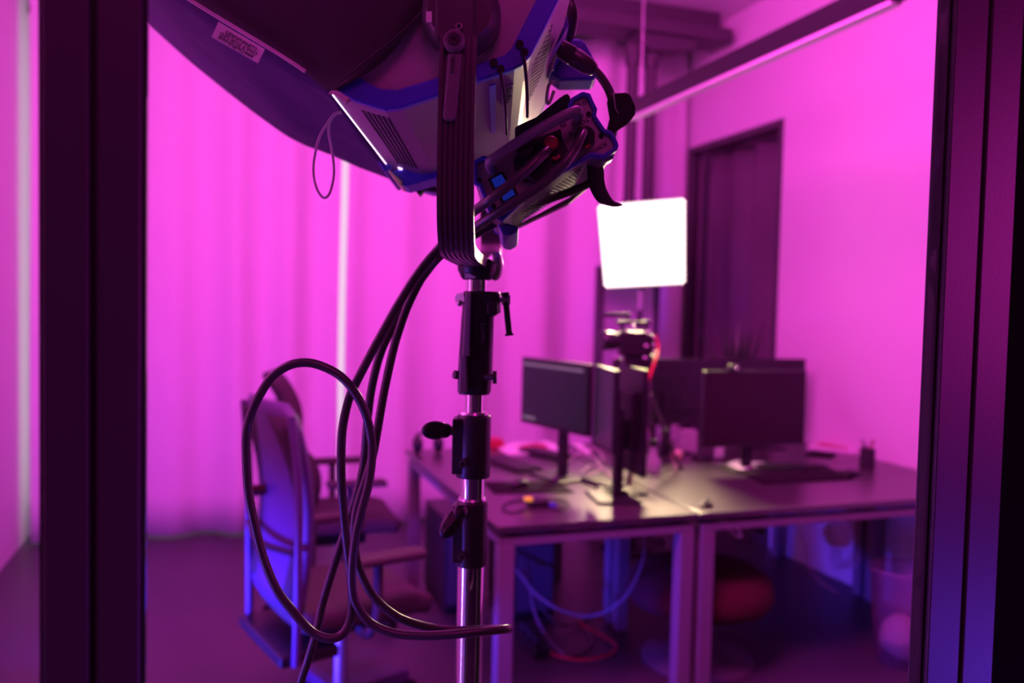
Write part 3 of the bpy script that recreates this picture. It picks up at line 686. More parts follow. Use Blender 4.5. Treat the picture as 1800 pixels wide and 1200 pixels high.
wing(SP(900, -.008, -.018), P(812, 896, 1.105), P(777, 942, 1.09), c2)
# receiver casting
k = 1.13/FPX
poly = []
for y, xl, xr in ((512, 816, 878), (517, 813, 880), (548, 812, 880), (556, 811, 868), (630, 806, 866), (660, 804, 865), (688, 804, 862), (692, 806, 860)):
    poly.append((y, xl, xr))
g = G(); n = 28; vs = []; fs = []
for y, xl, xr in poly:
    ax0 = 838-(y-500)*.0225
    cx = ((xl+xr)/2-ax0)*k; rx = (xr-xl)/2*k; ry = .024
    for i in range(n):
        a_ = 2*math.pi*i/n; ca_, sa_ = math.cos(a_), math.sin(a_)
        e = .72; vs.append(SP(y, cx+rx*math.copysign(abs(ca_)**e, ca_), ry*math.copysign(abs(sa_)**e, sa_)))
for q_ in range(len(poly)-1):
    for i in range(n): j = (i+1) % n; fs.append((q_*n+i, (q_+1)*n+i, (q_+1)*n+j, q_*n+j))
g.add(vs, fs, True); g.add(vs[:n], [tuple(range(n))]); g.add(vs[-n:], [tuple(reversed(range(n)))])
rcv = g.build('receiver', 'blackm', ls, bev=0)
G().prism([P(856, 530, 1.10), P(874, 530, 1.10), P(875, 550, 1.10), P(870, 555, 1.10), P(856, 553, 1.10)], F0*.02).build('clamp_boss', 'blackm', rcv, bev=.002)
G().prism([P(808, 626, 1.103), P(820, 626, 1.1), P(822, 690, 1.1), P(806, 690, 1.103)], F0*.02).build('rib', 'lever', rcv, bev=.002)  # both ribs: lit left facet of the casting put into a lighter colour
G().prism([P(818, 514, 1.103), P(829, 514, 1.1), P(826, 626, 1.1), P(812, 626, 1.103)], F0*.02).build('rib', 'lever', rcv, bev=.002)
G().cyl(P(870, 527, 1.12), P(884, 527, 1.12), .0035, n=12).build('screw_shaft', 'steelb', rcv)
G().cyl(P(882, 527, 1.12), P(897, 527, 1.12), .0066, n=16).build('handle_hub', 'alu', rcv)
G().cyl(P(888, 517, 1.118), P(895, 586, 1.118), .0042, n=12).cyl(P(895, 586, 1.118), P(895.5, 590, 1.118), .0058, n=12).cyl(P(887.5, 514, 1.118), P(888, 519, 1.118), .0058, n=12).build('t_handle', 'blackm', rcv)
G().cyl(P(816, 524, 1.12), P(808, 525, 1.11), .0075, n=16).ell(P(808, 533, 1.11), (.004, .004, .004), 8).build('side_screw', 'steelb', rcv)
G().cyl(P(812, 660, 1.125), P(798, 658, 1.12), .0058, n=14).build('side_bolt', 'blackm', rcv)
G().cyl(P(852, 662, 1.105), P(868, 663, 1.10), .004, n=12).cyl(P(866, 663, 1.10), P(873, 663, 1.10), .0085, n=16).build('side_bolt', 'blackm', rcv)
text('LiteMat', 'lettering', 'inkd', .0088, P(849, 586, 1.103), P(849, 600, 1.103)-P(849, 560, 1.103), P(860, 586, 1.103)-P(849, 586, 1.103), rcv)
# spigot
G().cyl(SP(517), SP(484), .0147, n=28).build('spigot', 'chrome', ls)
for kk in range(3):
    a_ = 2*math.pi*kk/3+.9; d = V((math.cos(a_), math.sin(a_), 0)); c_ = V((sx, sy_, 0))
    G().tube([c_+d*.03+UZ*.42, c_+d*.25+UZ*.25, c_+d*.52+UZ*.012], .011, 10).build('leg', 'chrome', ls)
G().cyl(V((sx, sy_, .36)), V((sx, sy_, .46)), .028, n=20).build('leg_hub', 'blackm', ls)

# ================================================================== FOREGROUND: fixture
fx = thing('studio_light', 'large grey and blue studio light head on the stand, with yoke and power unit', 'studio light', P(838, 484, 1.13))
# yoke, grooved strip swept along a U
path = catmull([P(807, 66, .792), P(804, 150, .79), P(801, 300, .788), P(801, 385, .79), P(803, 424, .805), P(806, 440, .86), P(817, 451, .98), P(834, 461, 1.13), P(850, 467, 1.30), P(859, 461, 1.40), P(863, 438, 1.445), P(862, 400, 1.46), P(861, 330, 1.465), P(860, 250, 1.465)], 8)
wd, th = .0345, .013
prof = []
ng = 7
for i in range(ng):
    a0 = -.5+i/ng; a1 = -.5+(i+1)/ng; e = .22/ng
    prof += [(a0+e, -.5), (a1-e, -.5), (a1-e*.6, -.32), (a1+e*.6, -.32)] if i < ng-1 else [(a0+e, -.5), (a1, -.5)]
prof[0] = (-.5, -.5); prof += [(.5, .5), (-.5, .5)]
vs = []; fs = []; n = len(prof)
for i, q in enumerate(path):
    t_ = (path[min(i+1, len(path)-1)]-path[max(0, i-1)]).normalized(); s_ = RH.copy(); s_ = (s_-t_*s_.dot(t_)).normalized(); nrm = s_.cross(t_).normalized()
    # nrm points to the outside (towards the camera on the near arm)
    if i == 0 and nrm.dot(FW) > 0: sg = -1
    elif i == 0: sg = 1
    for a_, b_ in prof: vs.append(q+s_*(a_*wd)-nrm*sg*(b_*th))
for i in range(len(path)-1):
    for k_ in range(n): j = (k_+1) % n; fs.append((i*n+k_, i*n+j, (i+1)*n+j, (i+1)*n+k_))
fs += [tuple(range(n)), tuple(reversed(range((len(path)-1)*n, len(path)*n)))]
yk = G().add(vs, fs).build('yoke', 'yoke', fx)
# clamp under the yoke
cb_ = G().lathe(SP(492), SP(464), [(0, .018), (.12, .021), (.6, .026), (1, .027)], 28).build('yoke_clamp', 'black', fx)
G().ell(SP(466, .024, .012), (.011, .014, .020), 14).build('clamp_knob', 'alu', cb_)
G().box(SP(486, -.008, -.0205), (.014, .002, .006), (RH, F0, UZ)).build('clamp_sticker', 'label', cb_)
# pivot disc
pc_ = P(810, 22, .806)
dsk = G().lathe(pc_+FW*.018, pc_-FW*.012, [(0, .0385), (.5, .0385), (.8, .036), (1, .031)], 48).build('pivot_disc', 'yoke', fx)
G().prism([P(764, -60, .79), P(838, -60, .79), P(836, 66, .79), P(833, 72, .79), P(766, 70, .79), P(763, 62, .79)], FW*.012).build('pivot_cover', 'yoke', dsk, bev=.003)
G().prism([P(749, 20, .7925), P(759, 20, .7925), P(759, 38, .7925), P(749, 38, .7925)], FW*.002).build('disc_sticker', 'label', dsk)
sp = P(807, 48, .7885); G().lathe(sp, sp-FW*.003, [(0, .0038), (1, .0034)], 18).build('screw', 'steelb', dsk)
G().lathe(sp-FW*.003, sp-FW*.0032, [(0, .0019), (1, .0019)], 8).build('screw_recess', 'hole', dsk)
# lever
lv = G().prism([P(788, 92, .778), P(812, 92, .778), P(807, 150, .778), P(801, 206, .778), P(795, 211, .778), P(784, 211, .778), P(778, 206, .778), P(783, 150, .778)], FW*.006).build('tilt_lever', 'lever', fx, bev=.002)
bp_ = P(799, 75, .783); G().lathe(bp_, bp_-FW*.010, [(0, .0100), (.7, .0100), (1, .0085)], 32).build('lever_boss', 'lever', lv)
G().lathe(bp_-FW*.010, bp_-FW*.0115, [(0, .0062), (1, .0056)], 24).build('lever_bolt', 'blackm', lv)
G().lathe(bp_-FW*.0115, bp_-FW*.0118, [(0, .0022), (1, .0022)], 6).build('bolt_socket', 'hole', lv)
for i in range(6): q = P(796.5-.3*i, 101+5*i, .7775); G().tube([q+RH*.0015+UZ*.0008, q-FW*.0006, q-RH*.0015-UZ*.0008], .0006, 6, sub=2).build('lever_grip_notch', 'yoke', lv)

# head: profile in near plane, extruded into depth
zn, zf = .83, 1.43
def HP(px, py, dz=0):                       # point of the near profile, moved deeper by dz
    return P(px, py, zn)+Y_*dz
Y_ = V((FW.x, FW.y, FW.z*.0)).normalized()
Y_ = (P(705, 324, 1.43)-P(582, 166, .83)).normalized()  # the head's long axis, as its lower front edge runs
LEN = (P(705, 324, 1.43)-P(582, 166, .83)).length
prof = [(582, 166), (622, 180), (640, 186), (679, 197), (709, 193), (772, 171), (840, 147), (904, 126), (922, 117), (931, 105), (955, 58), (982, 0), (1020, -80), (1020, -110), (1000, -150), (950, -212)]
hb = G().prism([HP(*p) for p in prof], Y_*LEN).build('housing', 'grey', fx, bev=.002)
# near side panel and bumper band
outer = [(586, 158), (622, 180), (640, 186), (679, 198), (709, 194), (772, 172), (840, 148), (904, 127), (918, 120), (933, 103), (957, 56), (984, 0), (1022, -80), (1010, -120), (960, -200), (780, -40)]
inner = [(600, 118), (622, 128), (645, 147), (670, 160), (700, 162), (760, 144), (820, 123), (875, 106), (888, 101), (899, 90), (920, 48), (943, 3), (975, -66), (968, -90), (935, -130), (780, -60)]
G().ring([HP(*p, -.012) for p in outer], [HP(*p, -.012) for p in inner], Y_*.0145).build('bumper', 'blue', hb, bev=.0025)
G().prism([HP(*p, -.005) for p in inner], Y_*.004).build('side_panel', 'greys', hb)
# far-end bumper (seen past the lower edge)
G().ring([HP(*p, LEN-.03) for p in outer], [HP(*p, LEN-.03) for p in inner], Y_*.05).build('bumper', 'blue', hb, bev=.0025)
# plugs on bumper
for (px, py) in ((868, 117), (913, 85), (880, 128), (921, 99)):
    q = HP(px, py, -.013); G().lathe(q+Y_*.002, q-Y_*.0015, [(0, .0042), (1, .0040)], 16).build('bumper_plug', 'hole', hb)
# thin cords down from the plugs along the lower face
for (a_, b_, c_) in (((880, 128), (887, 175), (890, 235)), ((921, 99), (926, 150), (927, 205))):
    G().tube([P(*a_, .815), P(*b_, .83), P(*c_, .93)], .0018, 8).build('retaining_cord', 'black', hb)
# bottom front face: vent field of holes
def on_face(p0, p1, s, d):                  # s along profile edge, d depth along the head
    a_ = HP(*p0); b_ = HP(*p1); return a_.lerp(b_, s)+Y_*d
def vent(p0, p1, s0, s1, d0, d1, ns, nd, r_, parent, name='vent_holes', skew=0):
    a_ = HP(*p0); b_ = HP(*p1); e = (b_-a_).normalized(); nrm = e.cross(Y_).normalized()
    mid = (a_+b_)/2; cen = HP(800, 20)
    if nrm.dot(mid-cen) < 0: nrm = -nrm
    g = G()
    for i in range(ns):
        for j in range(nd):
            c = on_face(p0, p1, s0+(s1-s0)*i/(ns-1), d0+(d1-d0)*j/(nd-1)+skew*i)+nrm*.0004
            vs = [c+e*(r_*math.cos(k_*math.pi/3))+Y_*(r_*1.3*math.sin(k_*math.pi/3)) for k_ in range(6)]
            g.prism(vs, nrm*.0003)
    return g.build(name, 'hole', parent)
vent((622, 180), (679, 197), .15, .95, .03, .33, 6, 34, .0022, hb)
vent((933, 103), (982, 0), .15, .85, .05, .22, 8, 12, .0022, hb)
# front edge: light leak strip and rim
G().prism([HP(583, 160, -.004), HP(589, 166, -.004), HP(586, 170, -.004), HP(579, 163, -.004)], Y_*(LEN*.86)).build('light_gap', 'gap', hb)
G().prism([HP(588, 163, -.006), HP(606, 170, -.006), HP(606, 174, -.006), HP(590, 169, -.006)], Y_*(LEN*.9)).build('front_rim', 'grey', hb)
# latch at far lower front corner, blue sleeve with pale metal
q = [(655, 268), (690, 257), (705, 257), (725, 263), (775, 258), (775, 272), (735, 279), (690, 288), (678, 300), (674, 302)]
z0 = 1.22
lt = G().prism([P(x, y, z0) for x, y in q], FW*.16).build('corner_latch', 'blue', fx, bev=.004)
G().prism([P(x, y, z0-.005) for x, y in ((690, 300), (725, 290), (775, 283), (775, 310), (745, 318), (714, 327), (703, 324), (684, 302))], FW*.06).build('latch_tongue', 'blue', lt, bev=.004)
G().prism([P(x, y, z0-.007) for x, y in ((681, 299), (686, 300), (707, 318), (707, 326), (701, 326))], FW*.05).build('latch_pin', 'gold', lt, bev=.002)
G().prism([P(x, y, z0-.007) for x, y in ((695, 288), (702, 286), (708, 294), (706, 298), (701, 297))], FW*.02).build('latch_slot_glow', 'gap', lt)
G().prism([P(x, y, 1.30) for x, y in ((716, 326), (745, 318), (770, 330), (778, 336), (745, 332), (737, 343), (727, 331))], FW*.02).build('fabric_tab', 'velcro', lt)
# rating label and blue strip on the lower face
def facequad(px4, z4, name, mat, off=.002):
    return G().prism([P(x, y, z_) for (x, y), z_ in zip(px4, z4)], FW*off).build(name, mat, hb)
e0, e1 = (840, 147), (904, 126)
def fq(s0, s1, d0, d1, name, mat, off=.0012):
    a_ = HP(*e0); b_ = HP(*e1); e = (b_-a_).normalized(); nrm = e.cross(Y_).normalized()
    if nrm.dot((a_+b_)/2-HP(800, 20)) < 0: nrm = -nrm
    return G().prism([on_face(e0, e1, s0, d0), on_face(e0, e1, s1, d0), on_face(e0, e1, s1, d1), on_face(e0, e1, s0, d1)], nrm*off).build(name, mat, hb)
fq(.30, .48, .02, .25, 'blue_strip', 'blue')
lb = fq(.66, .98, .04, .12, 'rating_label', 'grey', .0016)
g = G()
a_ = HP(*e0); b_ = HP(*e1); e = (b_-a_).normalized(); nrm = e.cross(Y_).normalized()
if nrm.dot((a_+b_)/2-HP(800, 20)) < 0: nrm = -nrm
for i in range(6):
    c = on_face(e0, e1, .70, .05+.011*i); c2 = on_face(e0, e1, .95-.04*(i % 3), .05+.011*i)
    g.prism([c, c2, c2+Y_*.006, c+Y_*.006], nrm*.0019)
g.build('label_print', 'ink', lb)
# rear side: blue corner bracket, plug and cable, velcro
G().prism([P(x, y, 1.16) for x, y in ((985, 66), (1020, 67), (1030, 75), (1053, 117), (1048, 136), (1042, 140), (985, 141), (965, 125), (975, 90))], FW*.05).build('rear_bracket', 'blue', fx, bev=.004)
G().prism([P(x, y, 1.05) for x, y in ((990, 24), (998, 32), (999, 45), (988, 66), (975, 84), (970, 88), (978, 60))], FW*.12).build('rear_bumper', 'blue', fx, bev=.003)
G().tube([P(993, -30, 1.1), P(1000, 0, 1.1), P(1006, 25, 1.1), P(1003, 55, 1.12), P(996, 68, 1.14)], .008, 12).build('cable_boot', 'rubber', fx)
pg = G().lathe(P(984, 84, 1.02), P(1046, 124, 1.02), [(0, .0105), (.35, .0118), (.36, .0108), (.42, .0118), (.8, .0108), (.98, .0075), (1, .006)], 20).build('head_plug', 'rubber', fx)
G().tube([P(1044, 122, 1.02), P(1058, 138, 1.02), P(1071, 160, 1.02), P(1078, 185, 1.02), P(1080, 215, 1.03), P(1074, 245, 1.06), P(1062, 262, 1.08)], .0055, 12).build('head_cable', 'rubber', fx)
G().prism([P(x, y, 1.01) for x, y in ((1079, 163), (1100, 162), (1108, 165), (1117, 185), (1117, 200), (1105, 215), (1089, 225), (1078, 235), (1066, 232), (1073, 205), (1068, 175))], FW*.012).build('velcro_tie', 'velcro', fx, bev=.002)
G().tube([P(1078, 163, 1.006), P(1082, 190, 1.005), P(1087, 199, 1.006)], .0009, 6).build('tie_loop', 'alu', fx)
G().prism([P(x, y, .99) for x, y in ((905, 222), (942, 205), (985, 170), (998, 162), (1004, 172), (1000, 188), (960, 212), (905, 240))], FW*.02).build('cable_strap', 'velcro', fx, bev=.003)
# grey face clips at rear edge
G().tube([P(977, 95, 1.0), P(970, 115, 1.0), P(969, 122, 1.0), P(972, 120, 1.0)], .002, 8).build('edge_clip', 'alu', fx)
G().tube([P(976, 143, 1.02), P(965, 150, 1.02), P(961, 178, 1.02), P(966, 180, 1.02), P(974, 160, 1.02)], .0022, 8).build('edge_clip', 'alu', fx)

# power unit
zp = .935
out_px = [(850, 275), (864, 281), (905, 252), (951, 224), (997, 196), (1001, 182), (1005, 174), (1024, 163), (1036, 166), (1041, 178), (1048, 192), (1046, 204), (1062, 228), (1074, 233), (1080, 241), (1086, 256), (1083, 264), (1062, 277), (1050, 275), (1039, 274), (983, 307), (925, 347), (883, 388), (862, 376), (843, 328), (834, 322), (832, 285)]
cx_, cy_ = 950, 277
def PP(px, py, dz=0): return P(px, py, zp)+Y2*dz
Y2 = (P(1019, 334, 1.19)-P(1050, 280, .935)).normalized()
DP = .235
pu = G().prism([PP(*p, .004) for p in out_px], Y2*DP).build('power_unit', 'grey', fx, bev=.002)
cen = V((sum(p[0] for p in out_px)/len(out_px), sum(p[1] for p in out_px)/len(out_px)))
def inset(pts, d):
    n = len(pts); out = []
    for i in range(n):
        a_, b_, c_ = V(pts[i-1]).to_2d(), V(pts[i]).to_2d(), V(pts[(i+1) % n]).to_2d()
        n1 = V(((b_-a_).y*-1, (b_-a_).x)).normalized(); n2 = V(((c_-b_).y*-1, (c_-b_).x)).normalized()
        m_ = (n1+n2).normalized(); out.append(tuple(b_+m_*d/max(.5, m_.dot(n1))))
    return out
o2 = [(p[0], p[1]) for p in out_px]
def _v(p): return V((p[0], p[1], 0))
_V = V
inn = inset([_v(p) for p in o2], 6.0); outr = inset([_v(p) for p in o2], -1.5)
rim = G().ring([PP(*p, -.003) for p in outr], [PP(*p, -.003) for p in inn], Y2*.016).build('rim', 'blue', pu, bev=.0015)
G().ring([PP(*p, DP-.012) for p in outr], [PP(*p, DP-.012) for p in inn], Y2*.02).build('rim', 'blue', pu, bev=.0015)
# front face sits at +.004; things on it get smaller dz
G().prism([PP(*p, .0015) for p in inn], Y2*.003).build('faceplate', 'greyd', pu)
# vent on the underside (edge 1039,274 - 883,388)
a_, b_ = PP(1036, 277), PP(886, 387); e = (b_-a_).normalized(); nrm = e.cross(Y2).normalized()
if nrm.dot(UZ) > 0: nrm = -nrm
g = G()
for i in range(44):
    for j in range(7):
        c = a_.lerp(b_, .06+.84*i/43)+Y2*(.04+.155*j/6+(i % 2)*.009)+nrm*.0004
        g.prism([c+e*(.0011*math.cos(k_*math.pi/3))+Y2*(.009*math.sin(k_*math.pi/3)) for k_ in range(6)], nrm*.0003)
g.build('vent_slots', 'hole', pu)
# screws on face
for (px, py) in ((1035, 200), (1057, 238), (842, 317), (868, 362)):
    q = PP(px, py, .0015); G().lathe(q+Y2*.001, q-Y2*.0015, [(0, .0030), (1, .0028)], 16).build('bolt', 'hole', pu)
# handle
G().tube([PP(1014, 212, .0), PP(1014, 206, -.018), PP(1004, 206, -.026), PP(940, 240, -.028), PP(872, 284, -.026), PP(862, 292, -.018), PP(865, 300, .0)], .0058, 12).build('handle', 'grey', pu)
# inlet blocks
G().prism([PP(x, y, -.006) for x, y in ((902, 283), (918, 255), (940, 244), (975, 232), (985, 228), (988, 245), (1000, 268), (990, 280), (955, 300), (940, 318), (925, 322), (915, 318), (905, 300))], Y2*.008).build('connector_plate', 'black', pu, bev=.001)
q = PP(922, 264, -.008); G().lathe(q+Y2*.004, q-Y2*.012, [(0, .0095), (.3, .0105), (1, .0095)], 20).build('fuse_cap', 'black', pu)
q = PP(968, 255, -.006); rp = G().lathe(q+Y2*.002, q-Y2*.010, [(0, .0085), (.6, .0085), (.9, .0075), (1, .006)], 24).build('red_collar', 'redp', pu)
G().tube([PP(971, 280, -.008), PP(976, 282, -.009), PP(983, 276, -.008)], .002, 8).build('red_latch', 'redp', pu)
q = PP(945, 300, -.007); G().lathe(q+Y2*.002, q-Y2*.012, [(0, .016), (.8, .016), (1, .013)], 28).build('mains_plug', 'black', pu)
q = PP(1028, 240, -.001); G().lathe(q+Y2*.002, q-Y2*.006, [(0, .0115), (1, .0105)], 28).build('output_socket', 'black', pu)
G().prism([PP(x, y, -.006) for x, y in ((1027, 259), (1035, 252), (1038, 256), (1030, 264))], Y2*.006).build('socket_release', 'redp', pu)
for (px, py) in ((1003, 235), (1042, 250), (987, 274), (910, 280)):
    q = PP(px, py, -.001)
    G().lathe(q+Y2*.002, q-Y2*.0012, [(0, .0024), (1, .0022)], 14).build('face_screw', 'steelb', pu)
    G().lathe(q-Y2*.0013, q-Y2*.0016, [(0, .0013), (1, .0013)], 6).build('screw_recess', 'hole', pu)
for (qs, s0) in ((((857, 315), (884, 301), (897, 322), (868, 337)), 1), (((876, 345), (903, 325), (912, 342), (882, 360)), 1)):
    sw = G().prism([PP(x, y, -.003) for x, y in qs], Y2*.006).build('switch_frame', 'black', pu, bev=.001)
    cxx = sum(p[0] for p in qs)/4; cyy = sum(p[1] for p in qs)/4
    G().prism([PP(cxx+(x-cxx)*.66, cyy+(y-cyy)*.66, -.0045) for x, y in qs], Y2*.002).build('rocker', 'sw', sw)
dx = PP(1000, 290)-PP(1052, 258)  # writing runs upside down along the lower edge
text('POWER OUT', 'lettering', 'inkd', .0072, PP(1040, 266, .0008), PP(1022, 276)-PP(1054, 257), PP(1046, 276)-PP(1040, 266), pu, .0002, sx=.9)
text('LOG OUT', 'lettering', 'inkd', .0062, PP(1022, 182, .0008), PP(1008, 190)-PP(1034, 176), PP(1027, 192)-PP(1022, 182), pu, .0002)
text('TO', 'lettering', 'inkd', .0068, PP(1028, 212, .0008), PP(1022, 216)-PP(1034, 208), PP(1033, 222)-PP(1028, 212), pu, .0002)
text('IN', 'lettering', 'inkd', .0068, PP(990, 219, .0008), PP(984, 223)-PP(996, 215), PP(995, 229)-PP(990, 219), pu, .0002)
# underside corner feet
G().prism([P(x, y, 1.0) for x, y in ((874, 392), (885, 390), (912, 398), (911, 406), (895, 415), (883, 411))], FW*.16).build('corner_foot', 'blue', pu, bev=.004)
G().prism([PP(x, y, .01) for x, y in ((1060, 279), (1080, 268), (1083, 268), (1080, 276), (1068, 282), (1062, 283))], Y2*.03).build('corner_foot', 'alu', pu, bev=.001)
G().prism([P(x, y, 1.15) for x, y in ((885, 408), (1000, 347), (1036, 318), (1037, 326), (1000, 357), (905, 402))], FW*.02).build('back_rail', 'greyd', pu, bev=.001)
# hanging strap ribbon
rb_ = [(1033, 282, 1055, 278, 1.00), (1034, 300, 1060, 300, 1.0), (1036, 322, 1061, 318, 1.0), (1044, 342, 1066, 336, 1.0), (1056, 357, 1077, 352, 1.01), (1076, 363, 1094, 360, 1.04)]
g = G(); rowsL = catmull([P(a_, b_, z_) for a_, b_, c_, d_, z_ in rb_], 4); rowsR = catmull([P(c_, d_, z_+.02) for a_, b_, c_, d_, z_ in rb_], 4)
g.grid([[a_, a_.lerp(b_, .5)+FW*.002, b_] for a_, b_ in zip(rowsL, rowsR)]).build('hanging_strap', 'velcro', fx, solid=.003)

# softbox ---------------------------------------------------------
sb = thing('softbox', 'black fabric softbox with violet-lit lower panel, fitted to the front of the studio light', 'softbox', P(582, 166, .83))
near = [P(582, 165, .822), P(560, 147, .822), P(540, 130, .822), P(518, 115, .822), P(467, 83, .823), P(384, 33, .824), P(340, 6, .825), P(280, -32, .826), P(110, -130, .828), P(-40, -215, .83)]
far = [P(707, 327, 1.43), P(675, 309, 1.445), P(640, 296, 1.455), P(585, 273, 1.475), P(522, 249, 1.50), P(462, 207, 1.52), P(396, 159, 1.54), P(312, 87, 1.57), P(268, 49, 1.585), P(190, -20, 1.60), P(100, -95, 1.62), P(20, -165, 1.64)]
nn_ = catmull(near, 8); ff = catmull(far, 4)
def resample(pts, n):
    L = [0]
    for i in range(1, len(pts)): L.append(L[-1]+(pts[i]-pts[i-1]).length)
    out = []
    for k_ in range(n):
        d = L[-1]*k_/(n-1); j = 0
        while j < len(L)-2 and L[j+1] < d: j += 1
        out.append(pts[j].lerp(pts[j+1], (d-L[j])/max(1e-9, L[j+1]-L[j])))
    return out
A_ = resample(nn_, 34); B_ = resample(ff, 34)
rows = []
for i in range(34):
    row = []
    for j in range(13):
        t_ = j/12; sag = math.sin(t_*math.pi)*.012*math.sin(min(1, i/20)*math.pi)
        row.append(A_[i].lerp(B_[i], t_)-UZ*sag+UZ*.0012*math.sin(i*.9+j*.7))
    rows.append(row)
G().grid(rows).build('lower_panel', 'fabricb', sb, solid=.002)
Jn = P(950, -215, .822); Jf = Jn+(P(707, 327, 1.43)-P(582, 165, .822)); 
nvec = (UZ*math.sin(R(118))+RH*math.cos(R(118)))
MJn = Jn+nvec*.62; MJf = Jf+nvec*.62+F0*.12
flap = [P(x, y, .812) for x, y in ((594, 155), (612, 146), (630, 137), (655, 122), (680, 102), (700, 78), (718, 52), (735, 27), (748, 0), (770, -40), (850, -130))]
side = [p for p in near[::-1]]+flap+[Jn, MJn]
# near side panel as strips between the lower edge and the upper/flap outline
low = resample(catmull(near[::-1]+[P(590, 168, .818)], 6), 30)
upr = resample([MJn, Jn.lerp(MJn, .5), Jn, P(850, -130, .812)], 12)+resample(catmull(flap[::-1], 4), 18)
rows = [[low[i].lerp(upr[i], t_/10)-FW*.010*math.sin(t_/10*math.pi)*math.sin(min(1, i/29)*math.pi) for t_ in range(11)] for i in range(30)]
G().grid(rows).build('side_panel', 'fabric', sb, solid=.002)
low = resample(catmull(far[::-1], 4), 30); upr = resample([MJf, Jf], 30)
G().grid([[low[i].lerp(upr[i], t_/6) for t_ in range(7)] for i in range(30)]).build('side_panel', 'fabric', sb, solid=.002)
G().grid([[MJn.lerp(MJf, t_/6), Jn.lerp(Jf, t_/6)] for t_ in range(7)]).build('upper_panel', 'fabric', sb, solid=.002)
G().tube([p-FW*.007 for p in catmull(near[2:], 5)], .0019, 8, smooth=False).build('seam_piping', 'cord', sb)
G().tube([P(590, 150, .808), P(640, 110, .806), P(700, 62, .804), P(745, 18, .804)], .0009, 6).build('flap_seam', 'fabric', sb)
G().prism([P(x, y, .808) for x, y in ((576, 164), (583, 158), (593, 159), (615, 172), (609, 182), (591, 168), (583, 164))], FW*.004).build('corner_tab', 'cord', sb, bev=.001)
# label sewn on the seam: quad lying on the lower panel just under the near edge
LQ = [P(384, 38, .804), P(465, 86, .804), P(453, 111, .805), P(372, 65, .805)]
lbn = (LQ[1]-LQ[0]).cross(LQ[3]-LQ[0]).normalized()
if lbn.dot(FW) > 0: lbn = -lbn
lq = G().prism(LQ, -lbn*.0008).build('sewn_label', 'label', sb)
xd = LQ[3]-LQ[2]; yd = LQ[1]-LQ[2]; 
def LQp(s, t_): return LQ[2].lerp(LQ[3], s).lerp(LQ[1].lerp(LQ[0], s), t_)+lbn*.0007
text('DoPchoice', 'lettering', 'ink', .0056, LQp(.60, .20), xd, -yd, sb, .00012, sx=1.15)
gl = G()
for k_, (s0, s1) in enumerate(((.13, .18), (.19, .24), (.25, .30))):
    for h0, h1 in ((.12, .17), (.20, .25)): gl.prism([LQp(s0, h0), LQp(s1, h0), LQp(s1, h1), LQp(s0, h1)], lbn*.0001)
    gl.prism([LQp(s0, .12), LQp(s0+.012, .12), LQp(s0+.012, .27), LQp(s0, .27)], lbn*.0001)
gl.build('label_logo', 'ink', lq)
text('ONLY FOR LED', 'lettering', 'ink', .0048, LQp(.48, .46), xd, -yd, sb, .00012, sx=1.25)
text('LUMINAIRES', 'lettering', 'ink', .0048, LQp(.46, .72), xd, -yd, sb, .00012, sx=1.3)
for o_ in [o_ for o_ in bpy.data.objects if o_.parent == sb and o_.name.startswith('lettering')]: o_.parent = lq; o_.matrix_parent_inverse = Matrix.Identity(4)
# elastic pull cord
tag(G().tube([P(x, y, .90) for x, y in ((600, 196), (588, 200), (576, 216), (562, 240), (553, 275), (551, 305), (557, 332), (568, 347), (578, 342), (585, 320), (587, 295), (583, 262), (578, 235), (579, 216), (590, 201), (600, 198))], .0014, 8).build('pull_cord', 'cord'), 'thin pink elastic cord loop hanging below the softbox corner', 'cord')

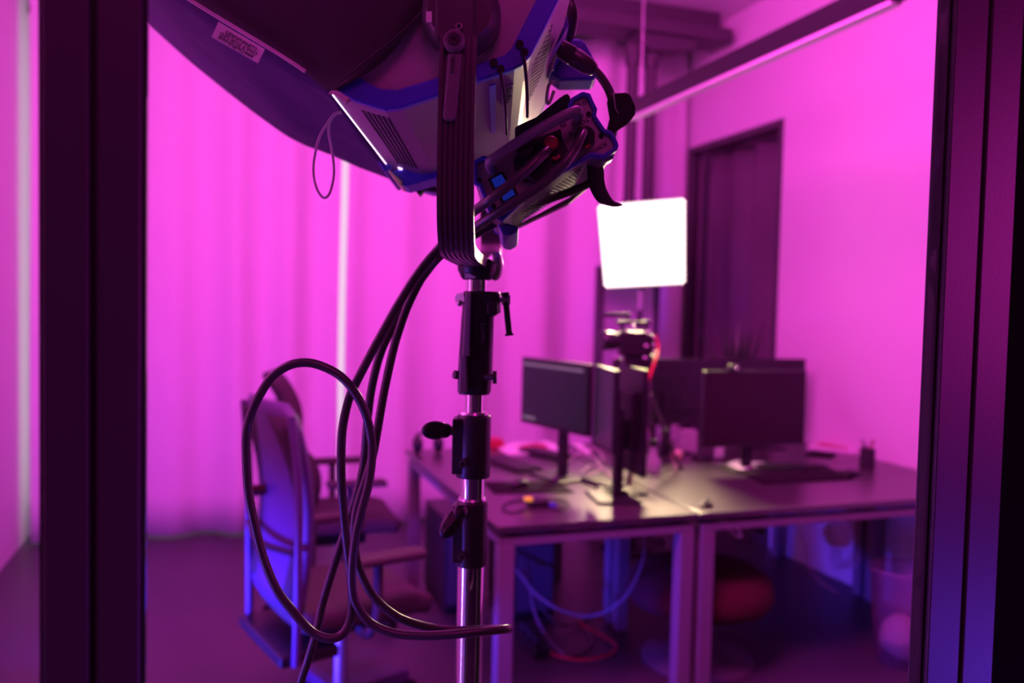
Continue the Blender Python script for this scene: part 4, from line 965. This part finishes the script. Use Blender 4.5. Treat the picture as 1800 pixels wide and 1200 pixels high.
# ================================================================== cables
L_ = [(963, 264, .915), (950, 276, .905), (925, 300, .90), (895, 325, .90), (860, 352, .91), (830, 374, .94), (800, 402, .98), (775, 432, 1.0), (735, 480, 1.0), (700, 535, 1.0), (672, 585, 1.0), (653, 620, 1.0), (622, 680, 1.0), (611, 709, 1.0), (603, 747, 1.0), (600, 785, 1.0), (600, 842, 1.0), (604, 899, 1.0), (608, 940, 1.0), (613, 984, 1.0), (618, 1037, .995), (618, 1080, .99), (606, 1110, .985), (585, 1122, .98), (560, 1117, .98), (540, 1103, .98), (515, 1074, .98), (487, 1037, .98), (463, 980, .98), (447, 918, .98), (437, 867, .98), (433, 810, .98), (433, 762, .98), (441, 728, .98), (457, 693, .98), (479, 661, .98), (508, 642, .98), (537, 637, .98), (565, 643, .98), (596, 659, .98), (620, 684, .98), (641, 722, .985), (652, 765, .99), (654, 800, .99), (648, 850, .985), (636, 895, .98), (626, 940, .98), (620, 985, .98), (619, 1030, .98), (627, 1062, .98), (650, 1094, .98), (690, 1112, .98), (740, 1117, .98), (790, 1115, .98), (850, 1109, .985), (889, 1105, 1.0), (889, 1105, 1.03), (850, 1106, 1.05), (790, 1107, 1.05), (740, 1099, 1.04), (697, 1083, 1.03), (660, 1052, 1.03), (637, 1013, 1.03), (625, 975, 1.03), (622, 935, 1.03), (628, 890, 1.03), (644, 840, 1.03), (656, 797, 1.03), (664, 753, 1.03), (675, 690, 1.03), (690, 620, 1.03), (703, 575, 1.03), (720, 530, 1.03), (748, 478, 1.03), (782, 442, 1.0), (832, 402, .95), (880, 370, .92), (935, 337, .905), (985, 296, .90), (1010, 262, .905), (1024, 238, .92), (1027, 230, .93)]
tag(G().tube([P(*p) for p in L_], .0053, 14, sub=4).build('power_cable', 'rubber'), 'thick black cable looping in the foreground left of the stand, plugged into the power unit', 'cable')
M_ = [(1062, 262, 1.08), (1045, 312, 1.10), (1020, 330, 1.10), (960, 352, 1.08), (900, 375, 1.06), (860, 398, 1.05), (832, 414, 1.04), (778, 446, 1.04), (745, 484, 1.04), (712, 530, 1.04), (690, 575, 1.04), (669, 620, 1.04), (653, 683, 1.045), (645, 747, 1.05), (641, 800, 1.055), (634, 842, 1.055), (618, 899, 1.055), (599, 957, 1.055), (581, 1013, 1.055), (567, 1060, 1.055), (557, 1107, 1.05), (539, 1167, 1.05), (527, 1205, 1.05), (500, 1330, 1.05), (480, 1600, 1.06)]
end = [P(*p) for p in M_]+[V((end_.x, end_.y, .012)) for end_ in (P(470, 1700, 1.1), P(440, 1750, 1.2))]
tag(G().tube(end, .0053, 14, sub=4).build('power_cable', 'rubber'), 'thick black cable running straight down to the floor behind the looped cable', 'cable')
